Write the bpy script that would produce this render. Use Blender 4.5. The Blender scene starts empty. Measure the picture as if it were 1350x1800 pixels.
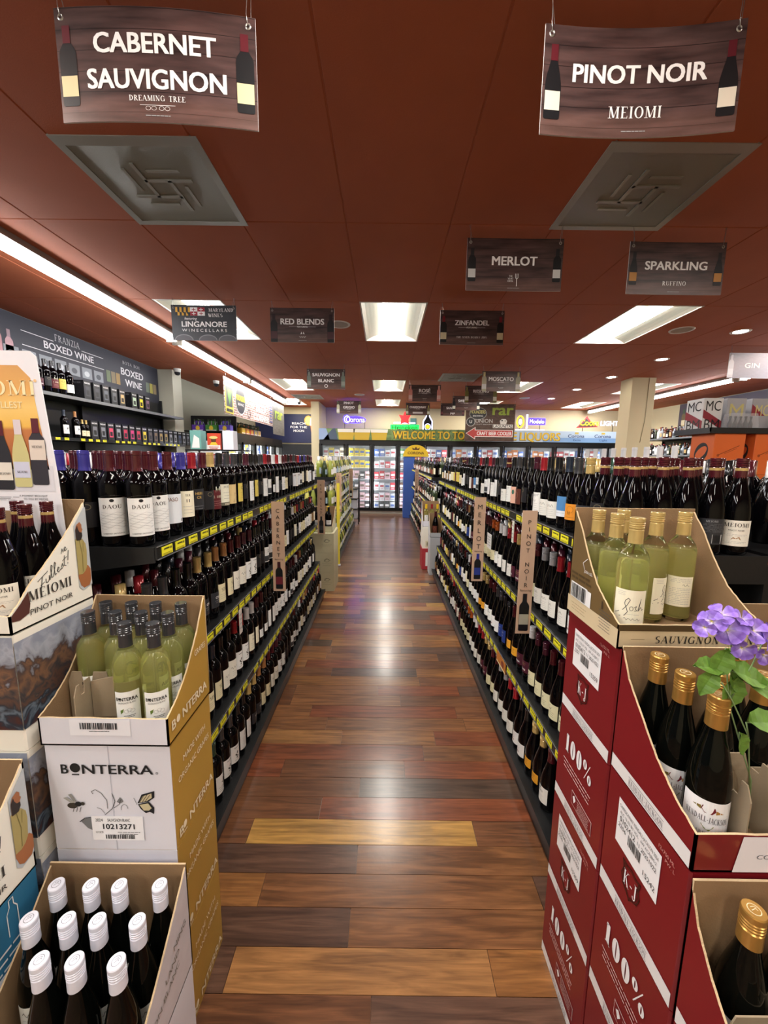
import bpy, math, random
from mathutils import Vector, Matrix
R = math.radians
C = bpy.context.scene.collection
S = bpy.context.scene
rnd = random.Random(7)

# ------------------------------------------------------------------ camera, world, exposure
cam_d = bpy.data.cameras.new('camera'); cam = bpy.data.objects.new('camera', cam_d); C.objects.link(cam)
cam_d.sensor_fit = 'VERTICAL'; cam_d.sensor_height = 36.0; cam_d.lens = 36.0 * 676 / 1800
cam_d.clip_start = 0.02; cam_d.clip_end = 60
cam.location = (0, 0, 1.57)
cam.rotation_euler = (Matrix.Rotation(R(90 - 8.08), 3, 'X') @ Matrix.Rotation(R(0.7), 3, 'Z')).to_euler()
S.camera = cam
w = bpy.data.worlds.new('world'); S.world = w; w.use_nodes = True
w.node_tree.nodes['Background'].inputs[0].default_value = (1, 0.95, 0.9, 1)
w.node_tree.nodes['Background'].inputs[1].default_value = 0.3
S.view_settings.view_transform = 'Standard'; S.view_settings.look = 'None'
S.view_settings.exposure = 0.72; S.view_settings.gamma = 1; S.view_settings.use_curve_mapping = False
LENS = 30.0      # radiance of the troffer lenses
TUBE = 24.0      # radiance of the fluorescent strips

# ------------------------------------------------------------------ materials
def lin(h):
    h = h.lstrip('#'); o = []
    for i in (0, 2, 4):
        c = int(h[i:i+2], 16) / 255; o.append(c/12.92 if c <= .04045 else ((c+.055)/1.055)**2.4)
    return (*o, 1)
MATS = {}
def mat(name, col='#808080', rough=.5, metal=0, emit=0, trans=0, ior=1.45, coat=0, spec=.5, bump=0, bscale=200, var=0, vscale=8, stretch=(1,1,1), alpha=1):
    if name in MATS: return MATS[name]
    m = bpy.data.materials.new(name); m.use_nodes = True; MATS[name] = m
    nt = m.node_tree; b = nt.nodes['Principled BSDF']; c = lin(col) if isinstance(col, str) else (*col, 1)
    b.inputs['Base Color'].default_value = c; b.inputs['Roughness'].default_value = rough
    b.inputs['Metallic'].default_value = metal; b.inputs['IOR'].default_value = ior
    b.inputs['Transmission Weight'].default_value = trans; b.inputs['Coat Weight'].default_value = coat
    b.inputs['Coat Roughness'].default_value = .08; b.inputs['Specular IOR Level'].default_value = spec
    b.inputs['Alpha'].default_value = alpha
    if emit:
        b.inputs['Emission Color'].default_value = c; b.inputs['Emission Strength'].default_value = emit
    if bump or var:
        tc = nt.nodes.new('ShaderNodeTexCoord'); mp = nt.nodes.new('ShaderNodeMapping'); mp.inputs['Scale'].default_value = stretch
        nt.links.new(tc.outputs['Object'], mp.inputs['Vector'])
    if var:
        n = nt.nodes.new('ShaderNodeTexNoise'); n.inputs['Scale'].default_value = vscale; n.inputs['Detail'].default_value = 5
        nt.links.new(mp.outputs[0], n.inputs['Vector'])
        h = nt.nodes.new('ShaderNodeMapRange'); h.inputs[1].default_value = .25; h.inputs[2].default_value = .75
        h.inputs[3].default_value = 1-var; h.inputs[4].default_value = 1+var
        nt.links.new(n.outputs['Fac'], h.inputs[0])
        x = nt.nodes.new('ShaderNodeMix'); x.data_type = 'RGBA'; x.blend_type = 'MULTIPLY'; x.inputs[0].default_value = 1
        x.inputs[6].default_value = c; nt.links.new(h.outputs[0], x.inputs[7]); nt.links.new(x.outputs[2], b.inputs['Base Color'])
    if bump:
        n = nt.nodes.new('ShaderNodeTexNoise'); n.inputs['Scale'].default_value = bscale; n.inputs['Detail'].default_value = 4
        nt.links.new(mp.outputs[0], n.inputs['Vector'])
        u = nt.nodes.new('ShaderNodeBump'); u.inputs['Strength'].default_value = bump; u.inputs['Distance'].default_value = .002
        nt.links.new(n.outputs['Fac'], u.inputs['Height']); nt.links.new(u.outputs[0], b.inputs['Normal'])
    return m
def P(col): return mat('print_' + col.lstrip('#'), col, .45)       # printed ink / paper
GLASS = mat('dark_wine_glass', (.0014, .0012, .0018), .04, spec=.26)
BLACK = mat('black_shelf_steel', '#191a1c', .33, bump=.1)
DECK = mat('black_deck_steel', '#111214', .42)
KRAFT = mat('kraft_cardboard', '#8d7152', .8, var=.10, vscale=14, bump=.25, bscale=260)
KRAFTD = mat('grey_brown_partition_board', '#96866f', .85, var=.07, vscale=20, bump=.2)
KEDGE = mat('torn_cardboard_edge', '#c9b08c', .9, bump=.6, bscale=500)
KJRED = mat('deep_red_carton', '#75141c', .38, coat=.15, var=.05, vscale=6)
CARTW = mat('white_carton', '#dcdce6', .5, var=.03, vscale=5, bump=.08, bscale=90)
CREAM = mat('cream_carton', '#ece8dc', .5, var=.03, vscale=6)
MUST = mat('mustard_carton', '#b08a3c', .45, var=.05, vscale=5)
WHITE = P('#f2f1ee'); INK = P('#17181b'); GREYP = P('#9a9a9c')

# ------------------------------------------------------------------ mesh builder
class MB:
    def __init__(s): s.v = []; s.f = []; s.m = []; s.mats = []; s.sm = []
    def mi(s, m):
        if m not in s.mats: s.mats.append(m)
        return s.mats.index(m)
    def face(s, pts, m, sm=False):
        b = len(s.v); s.v += [tuple(p) for p in pts]; s.f.append(tuple(range(b, b+len(pts)))); s.m.append(s.mi(m)); s.sm.append(sm)
    def box(s, x0, x1, y0, y1, z0, z1, m, top=None, c=0):
        b = len(s.v)
        if c:
            pr = [(x0+c, y0), (x1-c, y0), (x1, y0+c), (x1, y1-c), (x1-c, y1), (x0+c, y1), (x0, y1-c), (x0, y0+c)]
            s.v += [(x, y, z0) for x, y in pr] + [(x, y, z1) for x, y in pr]
            fs = [tuple(range(7, -1, -1)), tuple(range(8, 16))] + [(i, (i+1) % 8, (i+1) % 8+8, i+8) for i in range(8)]
        else:
            s.v += [(x0,y0,z0),(x1,y0,z0),(x1,y1,z0),(x0,y1,z0),(x0,y0,z1),(x1,y0,z1),(x1,y1,z1),(x0,y1,z1)]
            fs = [(3,2,1,0),(4,5,6,7),(0,1,5,4),(1,2,6,5),(2,3,7,6),(3,0,4,7)]
        for i, f in enumerate(fs):
            s.f.append(tuple(b+k for k in f)); s.m.append(s.mi(top if (top and i == 1) else m)); s.sm.append(False)
    def lathe(s, prof, seg, mats, loc=(0,0,0), sm=True, crease=False):
        """prof: (r,z); mats: one material or one per ring"""
        if crease:
            for i in range(len(prof)-1): s.lathe(prof[i:i+2], seg, mats[i] if isinstance(mats, list) else mats, loc, sm)
            return
        x, y, z0 = loc; rings = []
        for r, z in prof:
            b = len(s.v)
            if r < 1e-6: s.v.append((x, y, z0+z)); rings.append([b]*seg)
            else:
                s.v += [(x+r*math.cos(2*math.pi*k/seg), y+r*math.sin(2*math.pi*k/seg), z0+z) for k in range(seg)]
                rings.append(list(range(b, b+seg)))
        for i in range(len(prof)-1):
            a, c = rings[i], rings[i+1]; m = s.mi(mats[i] if isinstance(mats, list) else mats)
            for k in range(seg):
                k2 = (k+1) % seg
                if a[0] == a[1]: f = (a[0], c[k2], c[k])
                elif c[0] == c[1]: f = (a[k], a[k2], c[0])
                else: f = (a[k], a[k2], c[k2], c[k])
                s.f.append(f); s.m.append(m); s.sm.append(sm)
    def tube(s, pts, r, m, seg=6, closed=False):
        pts = [Vector(p) for p in pts]; rings = []
        n = len(pts)
        for i, p in enumerate(pts):
            d = (pts[min(i+1, n-1)] - pts[max(i-1, 0)]).normalized()
            up = Vector((0,0,1)) if abs(d.z) < .9 else Vector((1,0,0))
            a = d.cross(up).normalized(); b2 = d.cross(a)
            rr = r[i] if isinstance(r, (list, tuple)) else r
            b = len(s.v); s.v += [tuple(p + (a*math.cos(2*math.pi*k/seg) + b2*math.sin(2*math.pi*k/seg))*rr) for k in range(seg)]
            rings.append(b)
        for i in range(n-1):
            for k in range(seg):
                k2 = (k+1) % seg
                s.f.append((rings[i]+k, rings[i]+k2, rings[i+1]+k2, rings[i+1]+k)); s.m.append(s.mi(m)); s.sm.append(True)
        for b, rev in ((rings[0], 0), (rings[-1], 1)):
            f = tuple(range(b, b+seg)); s.f.append(f[::-1] if not rev else f); s.m.append(s.mi(m)); s.sm.append(False)
    def prism(s, poly, fn, m_front, m_back=None, m_edge=None):
        """poly in 2D, fn(u,v,t)->3D with t 0 (front) / 1 (back)"""
        n = len(poly); b = len(s.v)
        s.v += [tuple(fn(u, v, 0)) for u, v in poly] + [tuple(fn(u, v, 1)) for u, v in poly]
        s.f.append(tuple(range(b, b+n))); s.m.append(s.mi(m_front)); s.sm.append(False)
        s.f.append(tuple(range(b+2*n-1, b+n-1, -1))); s.m.append(s.mi(m_back or m_front)); s.sm.append(False)
        for i in range(n):
            j = (i+1) % n
            s.f.append((b+j, b+i, b+n+i, b+n+j)); s.m.append(s.mi(m_edge or m_front)); s.sm.append(False)
    def mesh(s, name):
        me = bpy.data.meshes.new(name); me.from_pydata(s.v, [], s.f)
        for m in s.mats: me.materials.append(m)
        me.polygons.foreach_set('material_index', s.m); me.polygons.foreach_set('use_smooth', s.sm); me.update()
        return me
    def build(s, name, parent=None, loc=(0,0,0), rot=(0,0,0)):
        return link(name, s.mesh(name), parent, loc, rot)
def link(name, me, parent=None, loc=(0,0,0), rot=(0,0,0)):
    o = bpy.data.objects.new(name, me); C.objects.link(o); o.location = loc; o.rotation_euler = rot
    if parent: o.parent = parent
    return o
def tag(o, label=None, cat=None, group=None, kind=None):
    if label: o['label'] = label
    if cat: o['category'] = cat
    if group: o['group'] = group
    if kind: o['kind'] = kind
    return o
def thing(name, label, cat, loc=(0,0,0), rz=0, group=None):
    return tag(link(name, None, None, loc, (0,0,rz)), label, cat, group)
def ordinal(n):
    return '%d%s' % (n, 'th' if 10 <= n % 100 <= 20 else {1:'st',2:'nd',3:'rd'}.get(n % 10, 'th'))

# ------------------------------------------------------------------ lettering and print
TC = {}
def text2d(s, bold=0.0):
    k = (s, bold)
    if k in TC: return TC[k]
    cu = bpy.data.curves.new('t', 'FONT'); cu.body = s; cu.offset = bold; cu.resolution_u = 3
    o = bpy.data.objects.new('t', cu); me = bpy.data.meshes.new_from_object(o)
    vs = [(v.co.x, v.co.y) for v in me.vertices]; fs = [tuple(p.vertices) for p in me.polygons]
    bpy.data.objects.remove(o); bpy.data.curves.remove(cu); bpy.data.meshes.remove(me)
    if vs:
        x0 = min(v[0] for v in vs); y0 = 0; x1 = max(v[0] for v in vs); H = .729
        vs = [((x-x0)/H, (y-y0)/H) for x, y in vs]; wd = (x1-x0)/H
    else: wd = 0
    TC[k] = (vs, fs, wd); return TC[k]
T_, t_ = .17, .055
def serif2d(s, T=.17, sp=.16):
    vs, fs = [], []
    def q(p): b = len(vs); vs.extend(p); fs.append(tuple(range(b, b+len(p))))
    def ln(x0, y0, x1, y1, w):      # horizontal-width stroke
        if abs(y1-y0) > .05: q([(x0-w/2, y0), (x0+w/2, y0), (x1+w/2, y1), (x1-w/2, y1)])
        else: q([(x0, y0-w/2), (x1, y0-w/2), (x1, y0+w/2), (x0, y0+w/2)])
    def tick(x, y, l=.17):
        yy = y+.02 if y < .5 else y-.02
        q([(x-l, yy-.02), (x+l, yy-.02), (x+l, yy+.02), (x-l, yy+.02)])
    def stem(x, w=T, y0=0, y1=1): ln(x, y0, x, y1, w); tick(x, y0) if y0 == 0 else 0; tick(x, y1) if y1 == 1 else 0
    def arc(cx, cy, rx, ry, a0, a1, wd=T, n=14):
        for i in range(n):
            p = []
            for a in (a0+(a1-a0)*i/n, a0+(a1-a0)*(i+1)/n):
                c, s_ = math.cos(R(a)), math.sin(R(a)); p.append(((cx+rx*c, cy+ry*s_), (cx+(rx-wd)*c, cy+(ry-.06)*s_)))
            q([p[0][0], p[1][0], p[1][1], p[0][1]])
    x = 0
    for ch in s:
        a = x; st = len(vs)
        W = .5
        if ch == 'A': ln(.04,0,.38,1,.06); ln(.40,1,.74,0,T); ln(.17,.35,.6,.35,.05); tick(.04,0,.12); tick(.74,0,.16); W=.82
        elif ch == 'B': stem(.14); arc(.14,.75,.42,.25,-90,90); arc(.14,.26,.48,.26,-90,90); W=.66
        elif ch == 'C': arc(.42,.5,.42,.51,50,310); ln(.70,.66,.70,.95,.05); W=.78
        elif ch == 'D': stem(.14); arc(.14,.5,.62,.5,-90,90); W=.8
        elif ch in 'EF':
            stem(.14); ln(.14,.97,.58,.97,.05); ln(.14,.5,.45,.5,.05); ln(.58,.80,.58,.99,.04)
            if ch == 'E': ln(.14,.03,.6,.03,.05); ln(.6,.0,.6,.22,.04)
            W=.66
        elif ch == 'G': arc(.42,.5,.42,.51,50,310); ln(.72,.02,.72,.42,T*.8); tick(.72,.44,.14); ln(.70,.70,.70,.95,.05); W=.86
        elif ch == 'H': stem(.14); stem(.66); ln(.14,.5,.66,.5,.05); W=.82
        elif ch == 'I': stem(.14); W=.3
        elif ch == 'J': ln(.3,.1,.3,1,T); tick(.3,1); arc(.16,.08,.22,.2,180,360,.1); W=.46
        elif ch == 'K': stem(.14); ln(.2,.42,.62,1,.06); ln(.34,.58,.70,0,T); tick(.62,1,.13); tick(.70,0,.14); W=.8
        elif ch == 'L': stem(.14); ln(.14,.03,.58,.03,.05); ln(.58,0,.58,.25,.04); W=.62
        elif ch == 'M': stem(.12,.06); ln(.16,1,.48,.05,T); ln(.50,.05,.82,1,.05); stem(.86,T); W=1.02
        elif ch == 'N': stem(.12,.06); ln(.14,1,.68,0,T); ln(.70,0,.70,1,.06); tick(.70,1); W=.84
        elif ch in 'O0': arc(.42 if ch=='O' else .3,.5,.42 if ch=='O' else .3,.51,0,360,T,20); W=.84 if ch=='O' else .6
        elif ch in 'PR':
            stem(.14); arc(.14,.73,.46,.27,-90,90)
            if ch == 'R': ln(.34,.48,.68,0,T); tick(.70,0,.12)
            W=.66 if ch == 'P' else .78
        elif ch == 'S': arc(.3,.74,.27,.26,40,270,T*.9); arc(.3,.26,.3,.27,-140,90,T*.9); W=.6
        elif ch == 'T': stem(.36); ln(.02,.97,.70,.97,.05); ln(.03,.78,.03,.98,.04); ln(.69,.78,.69,.98,.04); W=.72
        elif ch == 'U': ln(.14,.3,.14,1,T); tick(.14,1); ln(.66,.3,.66,1,.06); tick(.66,1,.13); arc(.38,.32,.31,.33,180,360,T*.8); W=.8
        elif ch == 'V': ln(.06,1,.38,0,T); ln(.70,1,.40,0,.06); tick(.06,1); tick(.70,1,.12); W=.76
        elif ch == 'W': ln(.06,1,.28,0,T); ln(.50,1,.30,0,.06); ln(.46,1,.70,0,T); ln(.92,1,.72,0,.06); tick(.06,1); tick(.92,1,.1); W=1
        elif ch == 'X': ln(.06,1,.64,0,T); ln(.62,1,.08,0,.06); tick(.06,1,.1); tick(.64,0,.1); W=.7
        elif ch == 'Y': ln(.06,1,.36,.48,T); ln(.68,1,.38,.48,.06); stem(.37,T,0,.5); W=.72
        elif ch == 'Z': ln(.04,.97,.62,.97,.06); ln(.08,.02,.58,.98,T); ln(.04,.03,.64,.03,.06); W=.68
        elif ch == '1': ln(.22,0,.22,1,T); tick(.22,0,.2); ln(.06,.86,.22,.96,.06); W=.44
        elif ch == '%': arc(.2,.75,.2,.25,0,360,T*.6); arc(.72,.25,.2,.25,0,360,T*.6); ln(.2,0,.72,1,.05); W=.92
        elif ch == '-': ln(.04,.42,.34,.42,.08); W=.38
        elif ch == '.': q([(0,0),(.12,0),(.12,.12),(0,.12)]); W=.2
        elif ch == '!': ln(.1,.3,.1,1,.09); q([(.04,0),(.16,0),(.16,.12),(.04,.12)]); W=.24
        for i in range(st, len(vs)): vs[i] = (vs[i][0]+a, vs[i][1])
        x += W + sp
    return vs, fs, x - sp
class Decal:
    def __init__(s, nu=1): s.it = []; s.nu = nu
    def poly(s, pts, m, l=1): s.it.append((list(pts), [tuple(range(len(pts)))], m, l)); return s
    def rect(s, x0, y0, x1, y1, m, l=0):
        n = s.nu; v = []; f = []
        for i in range(n+1): x = x0+(x1-x0)*i/n; v += [(x, y0), (x, y1)]
        for i in range(n): f.append((2*i, 2*i+2, 2*i+3, 2*i+1))
        s.it.append((v, f, m, l)); return s
    def ell(s, cx, cy, rx, ry, m, l=1, n=20, a0=0, a1=360):
        return s.poly([(cx+rx*math.cos(R(a0+(a1-a0)*i/n)), cy+ry*math.sin(R(a0+(a1-a0)*i/n))) for i in range(n + (a1-a0 != 360))], m, l)
    def ring(s, cx, cy, rx, ry, wd, m, l=1, n=24, a0=0, a1=360):
        v = []; f = []
        for i in range(n+1):
            a = R(a0+(a1-a0)*i/n); c, d = math.cos(a), math.sin(a); v += [(cx+rx*c, cy+ry*d), (cx+(rx-wd)*c, cy+(ry-wd)*d)]
        for i in range(n): f.append((2*i, 2*i+2, 2*i+3, 2*i+1))
        s.it.append((v, f, m, l)); return s
    def line(s, pts, wd, m, l=1):
        for (x0, y0), (x1, y1) in zip(pts, pts[1:]):
            dx, dy = x1-x0, y1-y0; L = math.hypot(dx, dy) or 1; nx, ny = -dy/L*wd/2, dx/L*wd/2; ex, ey = dx/L*wd*.3, dy/L*wd*.3
            s.poly([(x0-nx-ex, y0-ny-ey), (x1-nx+ex, y1-ny+ey), (x1+nx+ex, y1+ny+ey), (x0+nx-ex, y0+ny-ey)], m, l)
        return s
    def text(s, t, x, y, h, m, w=None, al='c', bold=.0, serif=False, l=2, it=0, rot=0, T=.17, maxw=None):
        vs, fs, wd = serif2d(t, T) if serif else text2d(t)
        if not vs: return s
        W = w if w is not None else wd*h
        if maxw and W > maxw: W = maxw
        sx = W/wd; ox = {'c': -W/2, 'l': 0, 'r': -W}[al]; c, d = math.cos(R(rot)), math.sin(R(rot)); o = []
        for a, b in vs:
            X = ox + a*sx + it*b*h; Y = b*h; o.append((x+X*c-Y*d, y+X*d+Y*c))
        if bold and not serif:
            q = bold*h
            for k, (dx, dy) in enumerate(((-.9,-.4),(.9,-.4),(-.9,.45),(.9,.45))): s.it.append(([(a+dx*q, b+dy*q) for a, b in o], fs, m, l+.12*(k+1)))
        s.it.append((o, fs, m, l)); return s
    def clip(s, ins):
        s.it = [(v, [f for f in fs if all(ins(*v[i]) for i in f)], m, l) for v, fs, m, l in s.it]; return s
    def lines(s, x0, x1, y, n, dy, m, wd=.0012, l=1, rag=.25, seed=1):
        r = random.Random(seed)
        for i in range(n):
            e = r.random()*rag*(x1-x0); x = x0+e/2
            while x < x1-e/2:
                L = (x1-x0)*r.uniform(.08, .22); s.rect1(x, y-i*dy, min(x+L, x1-e/2), y-i*dy+wd, m, l); x += L+(x1-x0)*.02
        return s
    def rect1(s, x0, y0, x1, y1, m, l=1): s.it.append(([(x0,y0),(x1,y0),(x1,y1),(x0,y1)], [(0,1,2,3)], m, l)); return s
    def bars(s, x0, y0, x1, y1, m, l=2, n=18, seed=3):
        r = random.Random(seed); ws = [r.choice((1,1,2,3)) for _ in range(2*n)]; t = sum(ws); x = x0
        for i, k in enumerate(ws):
            d = (x1-x0)*k/t
            if i % 2 == 0: s.rect1(x, y0, x+d, y1, m, l)
            x += d
        return s
    def into(s, mb, fn):
        for vs, fs, m, l in s.it:
            b = len(mb.v); mb.v += [tuple(fn(u, v, l)) for u, v in vs]; k = mb.mi(m)
            for f in fs: mb.f.append(tuple(b+i for i in f)); mb.m.append(k); mb.sm.append(False)
    def build(s, name, parent, fn):
        mb = MB(); s.into(mb, fn); return mb.build(name, parent)
def pm(o, u, v, e=.0006):       # plane map
    o, u, v = Vector(o), Vector(u), Vector(v); n = u.cross(v).normalized()
    return lambda a, b, l: o + u*a + v*b + n*(e*(l+1))
def cm(r, z0=0, ang=0, e=.0003):     # cylinder map, label facing -y at ang 0
    return lambda a, b, l: ((r+.0005+e*(l+1))*math.sin(a/r+ang), -(r+.0005+e*(l+1))*math.cos(a/r+ang), z0+b)
FRONT = lambda x, y, z, e=.0006: pm((x, y, z), (1,0,0), (0,0,1), e)      # faces -y
FPX = lambda x, y, z, e=.0006: pm((x, y, z), (0,1,0), (0,0,1), e)        # faces +x
FNX = lambda x, y, z, e=.0006: pm((x, y, z), (0,-1,0), (0,0,1), e)       # faces -x

# ------------------------------------------------------------------ the setting
XL, XR, YB, YF, ZC = -4.0, 7.8, 12.0, -3.5, 3.05
CEIL = mat('terracotta_painted_tile', '#ad5f3c', .75, bump=.35, bscale=160, var=.05, vscale=3)
def wood():
    m = bpy.data.materials.new('varnished_hardwood'); m.use_nodes = True; nt = m.node_tree; b = nt.nodes['Principled BSDF']
    N = nt.nodes.new; L = nt.links.new
    tc = N('ShaderNodeTexCoord'); oi = N('ShaderNodeObjectInfo')
    ad = N('ShaderNodeVectorMath'); ad.operation = 'ADD'; sc = N('ShaderNodeVectorMath'); sc.operation = 'SCALE'; sc.inputs['Scale'].default_value = 37
    cx = N('ShaderNodeCombineXYZ'); [L(oi.outputs['Random'], cx.inputs[i]) for i in range(3)]
    L(cx.outputs[0], sc.inputs[0]); L(tc.outputs['Object'], ad.inputs[0]); L(sc.outputs[0], ad.inputs[1])
    mp = N('ShaderNodeMapping'); mp.inputs['Scale'].default_value = (1.4, 16, 1); L(ad.outputs[0], mp.inputs[0])
    n = N('ShaderNodeTexNoise'); n.inputs['Scale'].default_value = 2.2; n.inputs['Detail'].default_value = 7; n.inputs['Distortion'].default_value = 1.3; L(mp.outputs[0], n.inputs['Vector'])
    mp2 = N('ShaderNodeMapping'); mp2.inputs['Scale'].default_value = (6, 160, 1); L(ad.outputs[0], mp2.inputs[0])
    n2 = N('ShaderNodeTexNoise'); n2.inputs['Scale'].default_value = 2; n2.inputs['Detail'].default_value = 3; L(mp2.outputs[0], n2.inputs['Vector'])
    r = N('ShaderNodeValToRGB'); r.color_ramp.elements[0].position = .32; r.color_ramp.elements[0].color = (.55,.50,.48,1)
    r.color_ramp.elements[1].position = .68; r.color_ramp.elements[1].color = (1.35,1.3,1.2,1); L(n.outputs['Fac'], r.inputs[0])
    r2 = N('ShaderNodeMapRange'); r2.inputs[1].default_value = .3; r2.inputs[2].default_value = .7; r2.inputs[3].default_value = .85; r2.inputs[4].default_value = 1.12; L(n2.outputs['Fac'], r2.inputs[0])
    x = N('ShaderNodeMix'); x.data_type = 'RGBA'; x.blend_type = 'MULTIPLY'; x.inputs[0].default_value = 1; L(oi.outputs['Color'], x.inputs[6]); L(r.outputs[0], x.inputs[7])
    y = N('ShaderNodeMix'); y.data_type = 'RGBA'; y.blend_type = 'MULTIPLY'; y.inputs[0].default_value = 1; L(x.outputs[2], y.inputs[6]); L(r2.outputs[0], y.inputs[7])
    L(y.outputs[2], b.inputs['Base Color']); b.inputs['Roughness'].default_value = .3; b.inputs['Coat Weight'].default_value = .25; b.inputs['Coat Roughness'].default_value = .16
    n3 = N('ShaderNodeTexNoise'); n3.inputs['Scale'].default_value = 30; L(ad.outputs[0], n3.inputs['Vector'])
    bu = N('ShaderNodeBump'); bu.inputs['Strength'].default_value = .25; bu.inputs['Distance'].default_value = .002
    L(n3.outputs['Fac'], bu.inputs['Height']); L(bu.outputs[0], b.inputs['Normal'])
    return m
def wood_far():
    m = bpy.data.materials.new('hardwood_floor_at_distance'); m.use_nodes = True; nt = m.node_tree; b = nt.nodes['Principled BSDF']; N = nt.nodes.new; L = nt.links.new
    tc = N('ShaderNodeTexCoord'); mp = N('ShaderNodeMapping'); mp.inputs['Location'].default_value = (.3, -.034, 0); L(tc.outputs['Object'], mp.inputs[0])
    br = N('ShaderNodeTexBrick'); br.inputs['Scale'].default_value = 1; br.inputs['Brick Width'].default_value = .9; br.inputs['Row Height'].default_value = .111
    br.inputs['Mortar Size'].default_value = .0018; br.offset = .37; br.inputs['Color1'].default_value = (.09,.04,.026,1); br.inputs['Color2'].default_value = (.22,.115,.065,1); br.inputs['Mortar'].default_value = (.03,.012,.008,1)
    L(mp.outputs[0], br.inputs[0]); mp2 = N('ShaderNodeMapping'); mp2.inputs['Scale'].default_value = (1.5, 20, 1); L(tc.outputs['Object'], mp2.inputs[0])
    n = N('ShaderNodeTexNoise'); n.inputs['Scale'].default_value = 2; n.inputs['Detail'].default_value = 5; L(mp2.outputs[0], n.inputs['Vector'])
    r = N('ShaderNodeMapRange'); r.inputs[1].default_value = .3; r.inputs[2].default_value = .7; r.inputs[3].default_value = .7; r.inputs[4].default_value = 1.3; L(n.outputs['Fac'], r.inputs[0])
    x = N('ShaderNodeMix'); x.data_type = 'RGBA'; x.blend_type = 'MULTIPLY'; x.inputs[0].default_value = 1; L(br.outputs[0], x.inputs[6]); L(r.outputs[0], x.inputs[7]); L(x.outputs[2], b.inputs['Base Color'])
    b.inputs['Roughness'].default_value = .28; b.inputs['Coat Weight'].default_value = .25; b.inputs['Coat Roughness'].default_value = .16
    return m
WOOD = wood()
fl = MB(); fl.box(XL, XR, YF, YB, -.12, -.006, wood_far()); floor = tag(fl.build('floor'), kind='structure')
# nearer planks, each its own board; joints read off the photograph for the first rows
PAL = {'b': '#744c33', 'd': '#5d4337', 'o': '#93643a', 't': '#9c7046', 'g': '#574338', 'r': '#7e472e', 'y': '#a98246', 'm': '#805637'}
ROWS = {0: [(-.75,-.02,'b'),(-.02,.75,'d')], 1: [(-.75,-.46,'d'),(-.46,.35,'t'),(.35,.75,'o')], 2: [(-.75,-.10,'d'),(-.10,.62,'m')] + [(.62,.8,'d')],
        3: [(-.75,-.43,'o'),(-.43,.58,'m'),(.58,.8,'d')], 4: [(-.75,-.09,'d'),(-.09,.8,'m')], 5: [(-.8,-.55,'b'),(-.55,.40,'y'),(.40,.8,'b')],
        6: [(-.8,-.27,'b'),(-.27,.8,'r')], 7: [(-.8,-.10,'b'),(-.10,.8,'g')], 8: [(-.8,-.50,'r'),(-.50,.12,'b'),(.12,.8,'r')]}
for k in range(-5, 38):
    y0 = .811 + .111*k
    row = ROWS.get(k)
    if row is None:
        row = []; x = -.82; cuts = [-.82 + .12 + rnd.random()*.5]
        while cuts[-1] < .55: cuts.append(cuts[-1] + rnd.uniform(.45, .95))
        for c_ in cuts:
            c_ = min(c_, .82); row.append((x, c_, rnd.choice('bdotgrrmmb' + ('y' if rnd.random() < .3 else '')))); x = c_
            if c_ >= .82: break
    for x0, x1, c_ in row:
        mb = MB(); mb.box(x0+.0009, x1-.0009, y0+.0009, y0+.111-.0009, -.006, rnd.uniform(-.0004, 0), WOOD)
        cx = (x0+x1)/2; cy = y0+.055
        mb.v = [(a-cx, b-cy, c) for a, b, c in mb.v]
        p = mb.build('plank', floor, (cx, cy, 0)); q = lin(PAL[c_]); j = rnd.uniform(.85, 1.12); p.color = (q[0]*j, q[1]*j, q[2]*j, 1)

WALLC = mat('cream_painted_wall', '#cfc3a0', .8, bump=.15)
WALLG = mat('grey_green_painted_wall', '#8d8c7c', .8, bump=.15)
WALLD = mat('slate_wall_panel', '#32343f', .6)
m = MB(); m.box(XL-.12, XL, YF, 7.0, 0, ZC, WALLD); m.box(XL-.12, XL, 7.0, YB, 0, ZC, WALLG); wl = tag(m.build('wall_left'), kind='structure')
m = MB(); m.box(XR, XR+.12, YF, YB, 0, ZC, WALLC); tag(m.build('wall_right'), kind='structure')
m = MB(); m.box(XL-.12, XR+.12, YB, YB+.12, 0, ZC, WALLC); tag(m.build('wall_back'), kind='structure')
m = MB(); m.box(XL-.12, XR+.12, YF-.12, YF, 0, ZC, WALLC); tag(m.build('wall_front'), kind='structure')
m = MB(); m.box(-2.02, -1.80, 10.74, YB, 0, ZC, WALLC); tag(m.build('wall_cooler_side'), kind='structure')
# ceiling: backing slab and lay-in tiles, each a panel
m = MB(); m.box(XL-.12, XR+.12, YF-.12, YB+.12, ZC+.10, ZC+.14, CEIL); ceil = tag(m.build('ceiling'), kind='structure')
TX, TY = .667, 1.26
gx = [-.265 + TX*k for k in range(-6, 13)]; gy = [.17 + TY*k for k in range(-3, 11)]
lights = [(-.265, y) for y in (.17, 3.95, 7.73, 10.25)] + [(-2.266, y) for y in (.17, 3.95, 7.73)] + [(2.403, y) for y in (.17, 3.95, 7.73)] + \
         [(4.404+.667, y) for y in (.17, 3.95, 7.73, 10.25)] + [(-.265, -2.35), (-2.266, -2.35), (2.403, -2.35), (-2.933, 10.25), (2.403, 10.25)]
vents = [(-1.599, 1.43), (1.069, 1.43), (1.069, 6.47), (-2.266, 9.0+.0)]
def hit(x, y, lst): return any(abs(x-a) < .05 and abs(y-b) < .15 for a, b in lst)
m = MB()
for x in gx: m.box(x-.004, x+.004, YF, YB, ZC+.004, ZC+.02, CEIL)
for y in gy: m.box(XL, XR, y-.004, y+.004, ZC+.004, ZC+.02, CEIL)
m.build('ceiling_grid', ceil)
tm = {}
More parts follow.
